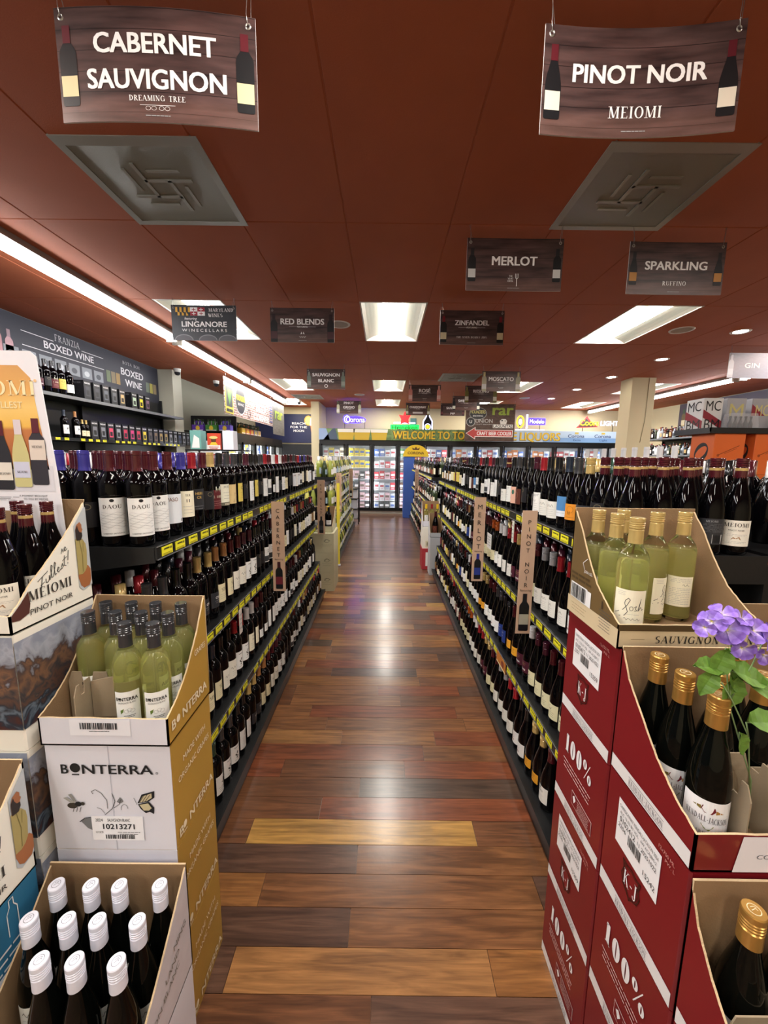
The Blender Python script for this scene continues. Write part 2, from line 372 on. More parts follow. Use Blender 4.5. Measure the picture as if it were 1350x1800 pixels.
for x in gx:
    for y in gy:
        x0, x1 = max(x, XL), min(x+TX, XR); y0, y1 = y, min(y+TY, YB)
        if x1-x0 < .05 or hit(x, y, lights): continue
        if hit(x, y, vents): y1 = y0 + .63
        k = (round(x1-x0, 3), round(y1-y0, 3))
        if k not in tm:
            b = MB(); a, c_ = k[0]-.003, k[1]-.003
            # tile with a small bevelled lip
            pr = [(-a/2, -c_/2), (a/2, -c_/2), (a/2, c_/2), (-a/2, c_/2)]; pi = [(u*.985, v*.993) for u, v in pr]
            b.face([(u, v, 0) for u, v in pi][::-1], CEIL); b.face([(u, v, .02) for u, v in pr], CEIL)
            for i in range(4):
                j = (i+1) % 4; b.face([(*pi[i], 0), (*pi[j], 0), (*pr[j], .005), (*pr[i], .005)][::-1], CEIL)
                b.face([(*pr[i], .005), (*pr[j], .005), (*pr[j], .02), (*pr[i], .02)][::-1], CEIL)
            tm[k] = b.mesh('ceiling_tile')
        link('ceiling_tile', tm[k], ceil, ((x0+x1)/2, (y0+y1)/2, ZC))
# recessed troffers
PAN = mat('grey_enamel_pan', '#7c8078', .4); LEN = mat('lit_lens', '#fffaf0', .4, emit=LENS); FRM = mat('white_trim', '#d8d8d2', .4)
def troffer():
    a, c_ = TX-.03, TY-.02; pan = MB()
    for s in (-1, 1):
        n = 6
        for i in range(n):
            u0, u1 = .11 + (a/2-.11)*i/n, .11 + (a/2-.11)*(i+1)/n; z0 = .075*math.cos(math.pi/2*i/n)**.8; z1 = .075*max(0, math.cos(math.pi/2*(i+1)/n))**.8
            q = [(s*u0, 0, z0+.002), (s*u1, 0, z1+.002), (s*u1, c_, z1+.002), (s*u0, c_, z0+.002)]
            pan.face(q if s > 0 else q[::-1], PAN)
        pan.face([(s*.11, 0, .077), (s*a/2, 0, .004), (s*.11, 0, .004)], PAN); pan.face([(s*.11, c_, .077), (s*a/2, c_, .004), (s*.11, c_, .004)], PAN)
    fr = MB()
    fr.box(-a/2-.012, -a/2+.004, 0, c_, 0, .02, FRM); fr.box(a/2-.004, a/2+.012, 0, c_, 0, .02, FRM)
    fr.box(-a/2-.012, a/2+.012, -.01, .008, 0, .09, FRM); fr.box(-a/2-.012, a/2+.012, c_-.008, c_+.01, 0, .09, FRM)
    le = MB(); n = 8
    for i in range(n):
        t0, t1 = math.pi*i/n, math.pi*(i+1)/n
        le.face([(-.11*math.cos(t0), .012, .05-.035*math.sin(t0)), (-.11*math.cos(t1), .012, .05-.035*math.sin(t1)), (-.11*math.cos(t1), c_-.012, .05-.035*math.sin(t1)), (-.11*math.cos(t0), c_-.012, .05-.035*math.sin(t0))][::-1], LEN)
    return pan.mesh('reflector_pan'), fr.mesh('trim_frame'), le.mesh('lens')
tr = troffer()
rows_ = {-2.35: 'behind the camera', .17: 'nearest overhead', 3.95: 'near', 7.73: 'middle', 10.25: 'farthest'}
cols_ = {-2.266: 'left', -.265: 'centre aisle', 2.403: 'right', 5.071: 'far right', -2.933: 'far left'}
for x, y in lights:
    o = thing('ceiling_light', 'recessed fluorescent ceiling light, %s row, %s column' % (rows_[y], cols_[round(x, 3)]), 'ceiling light', (x+TX/2, y+.01, ZC), 0, 'recessed troffer lights')
    for me in tr: link(me.name, me, o)
# air vents
VG = mat('perforated_grey_steel', '#8b8c80', .45, metal=.3, bump=.7, bscale=420); VR = mat('grey_steel_ridge', '#9b9c92', .4, metal=.4)
for x, y, lab in ((-1.565, 2.09, 'grey perforated ceiling air vent behind the sign for cabernet'), (1.09, 2.09, 'grey perforated ceiling air vent behind the big sign for pinot noir'), (1.05, 7.12, 'small grey ceiling vent above the far rosé and riesling signs'), (-2.25, 9.66, 'dark grey slotted ceiling vent near the craft beer banner')):
    o = thing('ceiling_vent', lab, 'air vent', (x+.31, y+.3, ZC)); m = MB(); m.box(-.31, .31, -.3, .3, .0, .012, VG); m.build('perforated_panel', o)
    m = MB()
    for q in ((-.352,-.31,-.36,.34), (.31,.352,-.36,.34), (-.31,.31,-.36,-.30), (-.31,.31,.30,.34)): m.box(*q, -.004, .014, VR)
    m.build('trim_frame', o)
    for rz in range(4):
        m = MB(); m.box(-.19, .07, .055, .075, -.006, 0, VR); m.box(-.15, .02, -.005+.13, .012+.13, -.004, 0, VR); b = m.build('vane', o, rot=(0, 0, rz*math.pi/2))
# fluorescent strip fixtures
TUB = mat('lit_tube_diffuser', '#f8f8fa', .4, emit=TUBE); FIX = mat('strip_housing', '#8c7f7a', .5)
def strip(x, y0, y1, lab):
    o = thing('strip_light', lab, 'strip light', (x, y0, ZC), 0, 'hanging fluorescent strips')
    L = y1-y0; m = MB()
    m.box(-.085, .085, 0, L, -.045, 0, FIX); m.build('housing', o)
    m = MB(); n = 8
    for i in range(n):
        t0, t1 = math.pi*i/n, math.pi*(i+1)/n
        m.face([(-.055*math.cos(t0), .03, -.045-.055*math.sin(t0)), (-.055*math.cos(t1), .03, -.045-.055*math.sin(t1)), (-.055*math.cos(t1), L-.03, -.045-.055*math.sin(t1)), (-.055*math.cos(t0), L-.03, -.045-.055*math.sin(t0))][::-1], TUB, True)
    m.build('diffuser', o)
    for yy in (0, L-.03):
        m = MB(); m.box(-.06, .06, yy, yy+.03, -.105, -.045, FRM); m.build('end_cap', o)
for i, (a, b) in enumerate(((-2.5, -.05), (.02, 2.5), (2.54, 5.0), (5.1, 7.6), (7.66, 10.4))):
    strip(-2.64, a, b, 'fluorescent strip light over the left aisle, ' + ['behind the camera', 'nearest segment', 'segment above the wall shelves', 'segment starting by the winecellars sign', 'segment along the craft beer banner'][i])
for i, (a, b) in enumerate(((4.4, 6.85), (6.95, 9.35), (9.45, 11.8))):
    strip(6.1, a, b, 'fluorescent strip light on the right side, ' + ['nearest segment behind the gin sign', 'segment right of the square column', 'segment left of the square column'][i])
# downlights and ceiling speakers
DL = mat('lit_downlight', '#fff4e8', .4, emit=30)
for k in range(6):
    o = thing('downlight', 'small round recessed downlight, %s of the right-hand line from the camera' % ordinal(k+1), 'downlight', (4.07, 3.4+1.27*k, ZC), 0, 'recessed downlights')
    m = MB(); m.lathe([(.07,-.002),(.095,-.006),(.10,0)], 20, FRM); m.build('trim_ring', o); m = MB(); m.lathe([(0,-.001),(.07,-.002)], 20, DL); m.build('lamp', o)
for x, y, lab in ((3.37, 4.64, 'round white ceiling speaker beside the right downlights'), (-.53, 4.59, 'round white ceiling speaker behind the red blends sign'), (-.62, 9.5, 'round white ceiling speaker above the pinot grigio sign'), (3.4, 9.7, 'round white ceiling speaker near the back wall')):
    o = thing('ceiling_speaker', lab, 'speaker', (x, y, ZC)); m = MB(); m.lathe([(.10,-.004),(.12,-.008),(.125,0)], 24, FRM); m.build('rim', o)
    m = MB(); m.lathe([(0,-.006),(.10,-.004)], 24, mat('speaker_grille', '#a9a39a', .6, bump=.8, bscale=600)); m.build('grille', o)

# columns
m = MB(); m.box(4.45, 4.88, 7.2, 7.55, 0, ZC, WALLC, c=.004); cr = tag(m.build('trim_1'), kind='structure')
m = MB(); m.tube([(4.75, 7.195, 3.04), (4.74, 7.193, 2.3), (4.69, 7.193, 1.9)], .004, P('#8b8468')); m.build('cable', cr)
m = MB(); m.box(-4.0, -3.74, 7.0, 7.3, 0, ZC, mat('light_column_paint', '#b9b8a8', .8), c=.004); tag(m.build('trim_2'), kind='structure')

# ------------------------------------------------------------------ bottles
BORD = [(0,.004),(.030,0),(.0365,.004),(.0378,.012),(.0378,.188),(.0368,.202),(.0325,.214),(.0245,.225),(.0175,.236),(.0152,.25),(.0145,.292),(.012,.294),(0,.294)]
BURG = [(0,.004),(.031,0),(.0378,.004),(.0388,.012),(.0388,.125),(.0370,.148),(.0325,.172),(.0265,.196),(.0205,.218),(.0165,.238),(.0148,.255),(.0145,.292),(.012,.294),(0,.294)]
def body(prof, seg=20, m=GLASS, name='wine_bottle', sc=1):
    mb = MB(); mb.lathe([(r*sc, z) for r, z in prof], seg, m); return mb.mesh(name)
BODY = {'bord': body(BORD), 'burg': body(BURG)}
CAPC = {'maroon': '#4c121d', 'red': '#9c1d2a', 'black': '#17181b', 'charcoal': '#3a3b3f', 'navy': '#26303f', 'violet-blue': '#3c3893', 'gold': '#c3a86a', 'white': '#d9d9dc', 'green': '#1f4034', 'orange': '#b5561f', 'silver': '#a9abb0', 'cream': '#cfc8ae', 'plum': '#4a1a2c', 'tan': '#a9774a', 'yellow': '#e0b91e'}
CM = {}
def capm(col):
    if col not in CM: CM[col] = mat(col.replace('-', '_') + '_foil', CAPC[col], .24, metal=.3 if col not in ('white', 'cream', 'yellow') else 0, coat=.6)
    return CM[col]
CAPS = {}
def capmesh(col, screw=False, band=None, seg=18):
    k = (col, screw, band)
    if k in CAPS: return CAPS[k]
    m = capm(col); mb = MB(); b = capm(band) if band else m
    if screw:
        p = [(.0163,.240),(.0158,.262),(.0158,.270)]; ms = [m, b]
        p += [(.0143,.2725),(.0165,.2745),(.0165,.2775),(.0148,.2790),(.0165,.2805),(.0165,.2825),(.0148,.2840),(.0165,.2855),(.0165,.2875),(.0148,.289),(.0165,.2905),(.0165,.2985),(.0155,.3),(0,.3)]
        p = [(.0165,.238)] + p; ms = [m] + ms + [m]*(len(p)-4)
    else:
        p = [(.0175,.237),(.0160,.248),(.0157,.256),(.0157,.286),(.0166,.2868),(.0166,.2935),(.0160,.2942),(.0160,.2985),(.0145,.3),(0,.3)]; ms = [m, b] + [m]*7
    mb.lathe(p, seg, ms, crease=True); CAPS[k] = mb.mesh('capsule'); return CAPS[k]
CR, OFF, GRY, BLK = P('#ece5cd'), P('#e9e9e8'), P('#a7abb0'), P('#15161a')
def DL_(): return Decal(14)
def label_design(k):
    d = DL_()
    if k == 'waves':
        d.rect(-.041,.035,.041,.155,OFF); d.poly([(-.041+.082*i/10, .155+.009*math.sin(math.pi*i/10)) for i in range(11)][::-1], OFF, 0)
        d.ell(0,.147,.006,.005,INK); d.text('DAOU',0,.122,.012,P('#3b3330'),serif=True,w=.05)
        for j in range(9): d.line([(-.036+.008*i, .108-.006*j+.0028*math.sin(i*1.3+j*1.9)) for i in range(10)], .0009, GREYP if j % 2 else P('#c4c6c9'))
        d.rect1(-.037,.038,.037,.050,P('#dcdcdc')).text('CABERNET SAUVIGNON',0,.0415,.0045,INK,maxw=.06)
    elif k == 'price_waves': return label_design('waves')
    elif k == 'paso': d.rect(-.036,.045,.036,.150,P('#dfe3ea')); d.text('PASO',-.004,.125,.014,P('#8d6f68'),w=.036,bold=.02); d.ell(.028,.055,.005,.006,GREYP)
    elif k == 'cream_text': d.rect(-.03,.055,.034,.155,CR); d.text('TER',0,.135,.008,INK,serif=True); d.rect1(-.006,.112,.006,.124,INK); d.lines(-.02,.02,.095,3,.012,GREYP)
    elif k == 'black_gold': d.rect(-.034,.07,.034,.155,P('#26272b')); d.text('HERITAGE'[:4],0,.132,.011,P('#c0a05a'),bold=.03); d.text('CRU'[:2],0,.116,.011,P('#c0a05a'),bold=.03); d.lines(-.02,.02,.085,2,.01,GREYP)
    elif k == 'plain_black': d.rect(-.03,.06,.03,.14,P('#1c1b1f')); d.ring(0,.125,.012,.009,.0015,P('#8d8064'))
    elif k == 'maroon': d.rect(-.036,.05,.036,.135,P('#5c1a20')); d.rect1(-.012,.125,.014,.15,P('#d8d8c8')); d.rect1(-.008,.13,.008,.142,P('#7a7f68'),2); d.text('J. LOHR',0,.100,.011,CR,serif=True,w=.045); d.lines(-.025,.025,.085,3,.009,P('#c79a94'))
    elif k == 'joel': d.rect(-.035,.07,.035,.155,P('#e8e6d2')); d.text('JOEL',0,.138,.010,P('#75766e'),serif=True,w=.042); d.lines(-.022,.022,.115,3,.014,GREYP,.0016); d.rect(-.035,.055,.035,.069,P('#6d6a5c')); d.text('PASO',0,.0575,.009,CR,bold=.03)
    elif k == 'tan_art': d.rect(-.035,.055,.035,.15,P('#d9c08a')); d.poly([(-.02,.15),(.02,.14),(.0,.11),(.015,.07),(-.01,.06),(-.025,.1)],P('#7d5536')); d.poly([(0,.14),(.03,.12),(.02,.09)],P('#f0e6cf'),2)
    elif k == 'yellow': d.rect(-.033,.055,.033,.15,P('#d9c45e')); d.text('CA',0,.118,.017,P('#6a6034'),bold=.01); d.lines(-.02,.02,.10,4,.009,P('#8f8340'))
    elif k == 'white_tall': d.rect(-.03,.04,.03,.15,OFF); d.text('J',0,.12,.02,INK,serif=True); d.lines(-.018,.018,.1,5,.009,GREYP)
    elif k == 'white_small': d.rect(-.03,.05,.03,.10,OFF); d.lines(-.02,.02,.088,4,.009,INK,.0014)
    elif k == 'white_vine': d.rect(-.036,.045,.036,.14,OFF); d.lines(-.02,.02,.125,1,.01,INK,.003); [d.ell(-.006+.006*math.sin(i*1.7), .07+.006*i, .004, .004, P('#3a3b38')) for i in range(6)]; d.lines(-.02,.02,.056,1,.01,INK)
    elif k == 'white_bird': d.rect(-.036,.045,.036,.14,OFF); d.poly([(-.01,.10),(.004,.118),(.02,.112),(.01,.1),(.014,.085),(0,.09)],P('#2a2a2c')); d.lines(-.026,.026,.078,3,.010,INK,.0016)
    elif k == 'white_script': d.rect(-.036,.045,.036,.14,P('#e6e2d6')); d.line([(-.025+.005*i,.10+.007*math.sin(i*2.1)) for i in range(11)],.0012,INK); d.lines(-.02,.02,.08,3,.01,GREYP)
    elif k == 'cream_six': d.rect(-.036,.045,.036,.13,P('#e2d9b4')); d.text('SIX',0,.095,.016,P('#4c4326'),serif=True); d.lines(-.022,.022,.08,3,.009,GREYP)
    elif k == 'mono': d.rect(-.036,.045,.036,.14,OFF); d.rect(-.036,.05,.036,.085,P('#3a3c40'),1); d.lines(-.02,.02,.12,2,.012,INK,.002)
    elif k == 'plum': d.rect(-.036,.05,.036,.115,P('#4b1c2e')); d.text('HORSE',0,.062,.009,OFF,bold=.03); d.lines(-.02,.02,.1,2,.009,P('#c9a46a'))
    elif k == 'black_frame': d.rect(-.036,.05,.036,.12,P('#2b2d33')); [d.rect1(-.034,y,.034,y+.0012,GREYP) for y in (.053,.117)]; d.text('CROP'[:3],0,.09,.011,OFF,bold=.02); d.lines(-.02,.02,.08,2,.009,GREYP)
    elif k == 'orange': d.rect(-.030,.05,.030,.115,P('#df8f2c')); d.ring(0,.092,.014,.014,.001,P('#8e5a1c')); d.text('H',-.004,.072,.013,P('#5b3a14'),serif=True); d.lines(-.016,.016,.06,1,.01,P('#6b4516'))
    elif k == 'blue_hill': d.rect(-.034,.05,.034,.075,P('#dfe6ee')); d.rect(-.034,.075,.034,.135,P('#4f86bd')); d.poly([(-.034,.09),(-.015,.112),(0,.098),(.02,.108),(.034,.095),(.034,.08),(-.034,.08)],P('#38628f')); d.lines(-.02,.02,.065,1,.01,GREYP)
    elif k == 'amber': d.rect(-.036,.05,.036,.10,P('#e3a030')); d.lines(-.02,.02,.085,3,.01,P('#6c4a14'),.0018)
    elif k == 'navy': d.rect(-.036,.04,.036,.12,P('#20377e')); d.lines(-.02,.02,.1,2,.02,P('#c9cfe6'),.002)
    elif k == 'hill_white': d.rect(-.038,.035,.038,.115,P('#efeee9')); d.text('HAHN',0,.088,.009,P('#55554e'),serif=True,w=.034); d.poly([(-.006,.104),(0,.112),(.006,.105),(.001,.1)],INK); d.lines(-.02,.02,.07,4,.009,GREYP)
    elif k == 'cream_burg': d.rect(-.038,.035,.038,.105,P('#ddd8b2')); d.poly([(.0,.098),(.012,.09),(.004,.08),(.010,.07),(-.004,.078),(-.01,.09)],P('#4d4a3a')); d.lines(-.024,.024,.065,3,.009,P('#6b6748'),.0014)
    elif k == 'art_pink': d.rect(-.034,.035,.034,.13,P('#e7b6a0')); d.poly([(-.03,.13),(.01,.125),(.0,.1),(.02,.08),(-.01,.06),(-.03,.07)],P('#262428')); d.ell(.014,.10,.009,.014,P('#3c6a5a'),2)
    elif k == 'brown': d.rect(-.032,.04,.032,.125,P('#5a2c20')); d.ring(0,.09,.016,.02,.003,P('#8d5a44'))
    elif k == 'egot': d.rect(-.036,.035,.036,.13,P('#ecece8')); d.text('EGOT',0,.112,.010,GREYP,bold=.01,w=.05); d.line([(-.02+.004*i,.09+.005*math.sin(i*1.9)) for i in range(9)],.0012,GREYP); d.lines(-.02,.02,.075,4,.01,GREYP)
    elif k == 'leas': d.poly([(-.036,.03),(.036,.055),(.036,.115),(-.02,.14),(-.036,.14)],OFF,0); d.text('LEAS',-.004,.1,.012,INK,bold=.02,w=.04); d.poly([(-.02,.05),(.0,.075),(.012,.07),(-.01,.055)],INK)
    elif k == 'script_burg': d.rect(-.038,.03,.038,.105,P('#e4e3dc')); d.line([(-.022+.004*i,.085+.006*math.sin(i*1.7)) for i in range(11)],.0012,INK); d.lines(-.024,.024,.068,4,.009,GREYP,.001)
    elif k == 'swoop': d.rect(-.038,.03,.038,.105,OFF); d.poly([(-.02,.1),(.01,.075),(.0,.06),(-.008,.075)],INK); d.ell(.0,.05,.008,.004,P('#7b1d26'))
    elif k == 'backlabel': d.rect(-.036,.035,.036,.115,P('#2c2d31')); d.text('MEIOMI',0,.108-.004,.006,P('#9fa0a4'),serif=True); d.lines(-.03,.03,.098,7,.004,P('#77787c'),.0008,rag=.1); d.rect1(.004,.038,.030,.066,OFF,1); d.bars(.006,.041,.028,.064,INK)
    elif k == 'mei': d.rect(-.042,.03,.042,.11,P('#e9e4d8')); d.text('MEIOMI',0,.09,.012,P('#3d3733'),serif=True,w=.062); d.text('PINOT NOIR',0,.077,.005,P('#55504a')); d.poly([(-.012,.05),(-.006,.058),(0,.054),(.008,.06),(.013,.05)],P('#a3784f')); d.lines(-.03,.03,.066,2,.004,GREYP,.0007); d.lines(-.03,.03,.043,2,.004,GREYP,.0007)
    elif k == 'kj': d.rect(-.046,.020,.046,.105,P('#f0eff2')); d.text('KENDALL-JACKSON',0,.062,.0115,P('#4a3f45'),serif=True,w=.072); d.rect1(-.036,.0785,.036,.0792,INK); d.rect1(-.036,.0575,.036,.0582,INK); d.poly([(-.010,.094),(.010,.094),(.012,.087),(.006,.080),(-.006,.080),(-.012,.087)],P('#6e1c28')); d.poly([(-.026,.088),(-.012,.092),(-.012,.084)],P('#7d6a35'),2); d.poly([(.026,.084),(.012,.090),(.012,.082)],P('#b08040'),2); d.text('K-J',0,.085,.005,OFF,serif=True,l=3); d.poly([(-.01,.056),(.012,.056),(.004,.045),(-.004,.048)],P('#6e7a34')); d.text('CHARDONNAY',0,.036,.006,GREYP,serif=True)
    elif k == 'bont': d.rect(-.034,.035,.034,.128,P('#eef0ee')); d.text('B',-.0255,.104,.0095,INK,bold=.035); d.ell(-.0185,.1095,.0035,.0035,INK); d.rect1(-.021,.1035,-.016,.1045,INK); d.text('NTERRA',.0065,.104,.0095,INK,bold=.035,w=.043); d.text('SAUVIGNON BLANC',0,.096,.0045,P('#3d4045'),w=.046); d.poly([(-.018,.078),(-.008,.083),(-.010,.074),(-.017,.068)],P('#5f7a35')); [d.ring(x,.075+.003*(i%2),.006,.005,.0007,GREYP) for i, x in enumerate((-.002,.006,.013))]; d.lines(-.01,.02,.062,2,.004,P('#4b4f45'),.0016); d.lines(-.02,.02,.045,1,.004,GREYP)
    elif k == 'josh':
        d.rect(-.040,.028,.040,.128,P('#eee9d2')); d.lines(-.032,-.01,.122,3,.004,GREYP,.0006)
        J = [(-.034,.066),(-.026,.070),(-.014,.078),(-.006,.090),(.0,.104),(-.004,.108),(-.010,.102),(-.012,.094),(-.008,.086),(-.004,.074),(-.010,.064),(-.022,.060),(-.036,.058)]
        d.line(J,.0014,P('#3b3a38')); d.ring(.004,.083,.0045,.0055,.0011,P('#3b3a38')); d.line([(.010,.086),(.015,.090),(.013,.083),(.017,.079),(.011,.078)],.0012,P('#3b3a38')); d.line([(.019,.078),(.025,.108),(.021,.079),(.026,.088),(.029,.080),(.034,.083)],.0012,P('#3b3a38'))
        d.lines(-.01,.024,.068,1,.004,GREYP,.0006); d.line([(-.012+.0035*i,.056+.003*math.sin(i*2.3)) for i in range(12)],.0008,P('#4b4a44')); d.text('CALIFORNIA',.008,.040,.0035,GREYP)
    elif k == 'josh_back': d.rect(-.034,.045,.034,.128,P('#e9e3cc')); d.lines(-.028,.028,.121,3,.0045,GREYP,.0009,rag=.1); d.line([(.004+.003*i,.105+.003*math.sin(i*2)) for i in range(7)],.0008,INK); d.lines(-.028,.028,.095,10,.0048,GREYP,.0009,rag=.08)
    else: d.rect(-.034,.045,.034,.13,OFF)
    return d
LM = {}
def labmesh(k, r=.0378, rev=0):
    kk = (k, r, rev)
    if kk not in LM: mb = MB(); label_design(k).into(mb, cm(r, 0, rev)); LM[kk] = mb.mesh('label')
    return LM[kk]
def bottle(x, y, z, rz, shape, cap, design, label, group, screw=False, band=None, name='wine_bottle', cat='wine bottle', s=(1,1,1)):
    o = link(name, BODY[shape], None, (x, y, z)); o.scale = s
    tag(o, label, cat, group)
    link('capsule', capmesh(cap, screw, band), o)
    if design: link('label', labmesh(design, .0378 if shape == 'bord' else .0388), o, (0,0,0), (0,0,rz))
    return o

# ------------------------------------------------------------------ shelf gondolas
TAGY = P('#e6df2a')
def tagmesh():
    mb = MB(); mb.box(-.031, .031, -.0012, 0, -.0145, .0145, TAGY)
    d = Decal(); d.lines(-.02,.012,.004,1,.01,P('#4c4a10'),.005,rag=.1,seed=4); d.lines(-.026,.026,-.009,2,.004,P('#77741a'),.0016,rag=.1); d.rect1(.015,.002,.026,.009,P('#77741a'))
    d.into(mb, FRONT(0, -.0012, 0, .0003)); return mb.mesh('price_tag')
TAG = tagmesh()
LEV = [1.28, .85, .415]; RAILM = mat('black_price_channel', '#1b1c1e', .25); EDGE = mat('clear_channel_lip', '#6c6e70', .25)
def gondola(side, y0, y1, label, tags=True, endshelf=True):
    o = thing('shelf_gondola', label, 'store shelf', (side*1.2, y0, 0)); L = y1-y0; q = -side
    def bx(mb, xa, xb, *r, **k): mb.box(min(q*xa, q*xb), max(q*xa, q*xb), *r, **k)
    m = MB(); bx(m, -.545, .545, 0, L, .075, .098, DECK)
    for s in (1, -1): bx(m, s*.545, s*.553, 0, L, .070, .104, BLACK)
    m.build('base_deck', o)
    m = MB(); bx(m, -.535, .535, .01, L-.01, 0, .075, mat('black_kickplate', '#0d0d0f', .3)); m.build('kickplate', o)
    m = MB()
    for k in range(int(L/1.0)+1): m.box(-.02, .02, min(k*1.0, L-.03), min(k*1.0, L-.03)+.03, .09, 1.25, BLACK)
    m.box(-.008, .008, .03, L-.03, .1, 1.24, BLACK); m.build('centre_upright', o)
    for lv, z in enumerate(LEV):
        for s in (1, -1):
            m = MB(); bx(m, s*.02, s*.488, 0, L, z-.022, z, DECK)
            # side brackets at both ends, tapered
            for yy in (0, L-.006):
                fn = lambda u, v, t, yy=yy, s=s: (q*s*u, yy + .006*t - (.002 if yy == 0 else -.002), v)
                m.prism([(.02, z-.085), (.2, z-.085), (.488, z-.045), (.488, z+.004), (.02, z+.004)], fn, BLACK)
            m.build('shelf_deck', o)
        m = MB(); bx(m, .488, .4955, 0, L, z-.037, z+.006, RAILM); bx(m, .4955, .498, 0, L, z+.0035, z+.006, EDGE); bx(m, .4955, .498, 0, L, z-.037, z-.0345, EDGE)
        ra = m.build('price_rail', o)
        m = MB(); bx(m, -.488, -.4955, 0, L, z-.037, z+.006, RAILM); m.build('price_rail', o)
        if tags:
            n = int((L-.05)/.088); r = random.Random(lv*7+side)
            for i in range(n):
                if r.random() < .04: continue
                t = link('price_tag', TAG, ra, (q*.4965, .05+.088*i+r.uniform(-.006, .006), z-.0155), (R(8), 0, 0)); t.rotation_euler = (0, R(-6)*q*0, R(90)*q)
        else:
            m = MB(); r = random.Random(3+lv)
            for i in range(int(L/.088)):
                bx(m, .4956, .4975, .03+.088*i, .03+.088*i+.06, z-.032, z-.003, TAGY if r.random() < .7 else OFF)
            tag(m.build('price_tags', o), kind='stuff')
    return o
gondola(-1, 1.165, 4.15, 'long black wine shelf lining the left of the aisle, nearest section')
gondola(1, 1.15, 5.0, 'long black wine shelf lining the right of the aisle, nearest section')
gondola(-1, 5.5, 8.7, 'farther black shelf of white wine on the left of the aisle', False)
gondola(1, 5.75, 9.9, 'farther black wine shelf on the right of the aisle', False)
SP = .0865
LVN = ['top', 'second', 'third', 'bottom']; LVZ = [1.2805, .8505, .4155, .0985]
cand = []      # (nearness, side, level, row, j, x, y)
stuff = []
for side, y0, y1 in ((-1, 1.165, 4.15), (1, 1.15, 5.0)):
    n = int((y1-y0-.02)/SP)
    for lv in range(4):
        nr = 5 if lv == 0 else 3
        for i in range(nr):
            for j in range(n):
                x = side*(.778 + .083*i) if lv < 3 else side*(.718 + .083*i); y = y0 + .05 + SP*j
                if lv == 0 and i > 0 and j > 3 and rnd.random() < .35 and i < 3: continue
                vis = lv == 0 or y > 1.42 or (lv == 1 and side < 0)
                if i == 0 and vis: cand.append((math.hypot(x, y, LVZ[lv]-1.4) , side, lv, i, j, x, y))
                elif lv == 0 and j < 3: cand.append((math.hypot(x, y), side, lv, i, j, x, y))
                elif vis: stuff.append((side, lv, i, j, x, y))
cand.sort(); keep = cand[:262]; stuff += [c_[1:] for c_ in cand[262:]]
LTOP = [('maroon','waves'),('maroon','paso'),('violet-blue','cream_text'),('red','black_gold'),('maroon','plain_black'),('gold','maroon'),('black','joel'),('charcoal','tan_art'),('charcoal','yellow'),('black','plain_black'),
        ('plum','white_tall'),('black','yellow'),('black','plain_black'),('charcoal','white_tall'),('red','mono'),('maroon','white_small'),('white','white_tall'),('red','black_frame'),('white','white_bird'),('maroon','cream_six')]
LREST = [('navy','cream_six'),('maroon','white_script'),('green','white_bird'),('black','white_script'),('plum','white_vine'),('charcoal','white_vine'),('red','white_vine'),('black','plain_black'),('black','white_tall'),('white','cream_text'),('black','mono'),('gold','black_frame'),('maroon','white_small'),('plum','maroon'),('tan','cream_six'),('black','white_tall')]
RTOP = [('maroon','mei'),('maroon','backlabel'),('maroon','plain_black'),('gold','black_frame'),('charcoal','orange'),('navy','blue_hill'),('black','script_burg'),('black','script_burg'),('red','egot'),('plum','leas'),('black','plain_black'),
        ('black','brown'),('charcoal','art_pink'),('black','egot'),('maroon','script_burg'),('navy','plain_black')]
RREST = [('maroon','cream_burg'),('maroon','cream_burg'),('maroon','hill_white'),('plum','cream_burg'),('gold','plum'),('gold','amber'),('white','plum'),('red','script_burg'),('black','swoop'),('maroon','amber'),('white','hill_white'),('red','script_burg'),('black','navy'),('orange','cream_burg'),('silver','script_burg'),('charcoal','swoop')]
DN = {'waves':'white wave-art','price_waves':'white wave-art','paso':'pale blue-white','cream_text':'cream','black_gold':'black and gold','plain_black':'black','maroon':'dark red','joel':'cream two-part','tan_art':'tan picture','yellow':'yellow','white_tall':'tall white','white_small':'small white',
      'white_vine':'white vine-drawing','white_bird':'white bird-drawing','white_script':'off-white script','cream_six':'cream-yellow','mono':'black-banded white','plum':'plum','black_frame':'dark framed','orange':'orange','blue_hill':'blue hills','amber':'amber','navy':'navy blue','hill_white':'white','cream_burg':'cream',
      'art_pink':'pink picture','brown':'brown','egot':'white','leas':'slanted white','script_burg':'white script','swoop':'white swoosh','backlabel':'black back','mei':'cream front'}
seq = {}
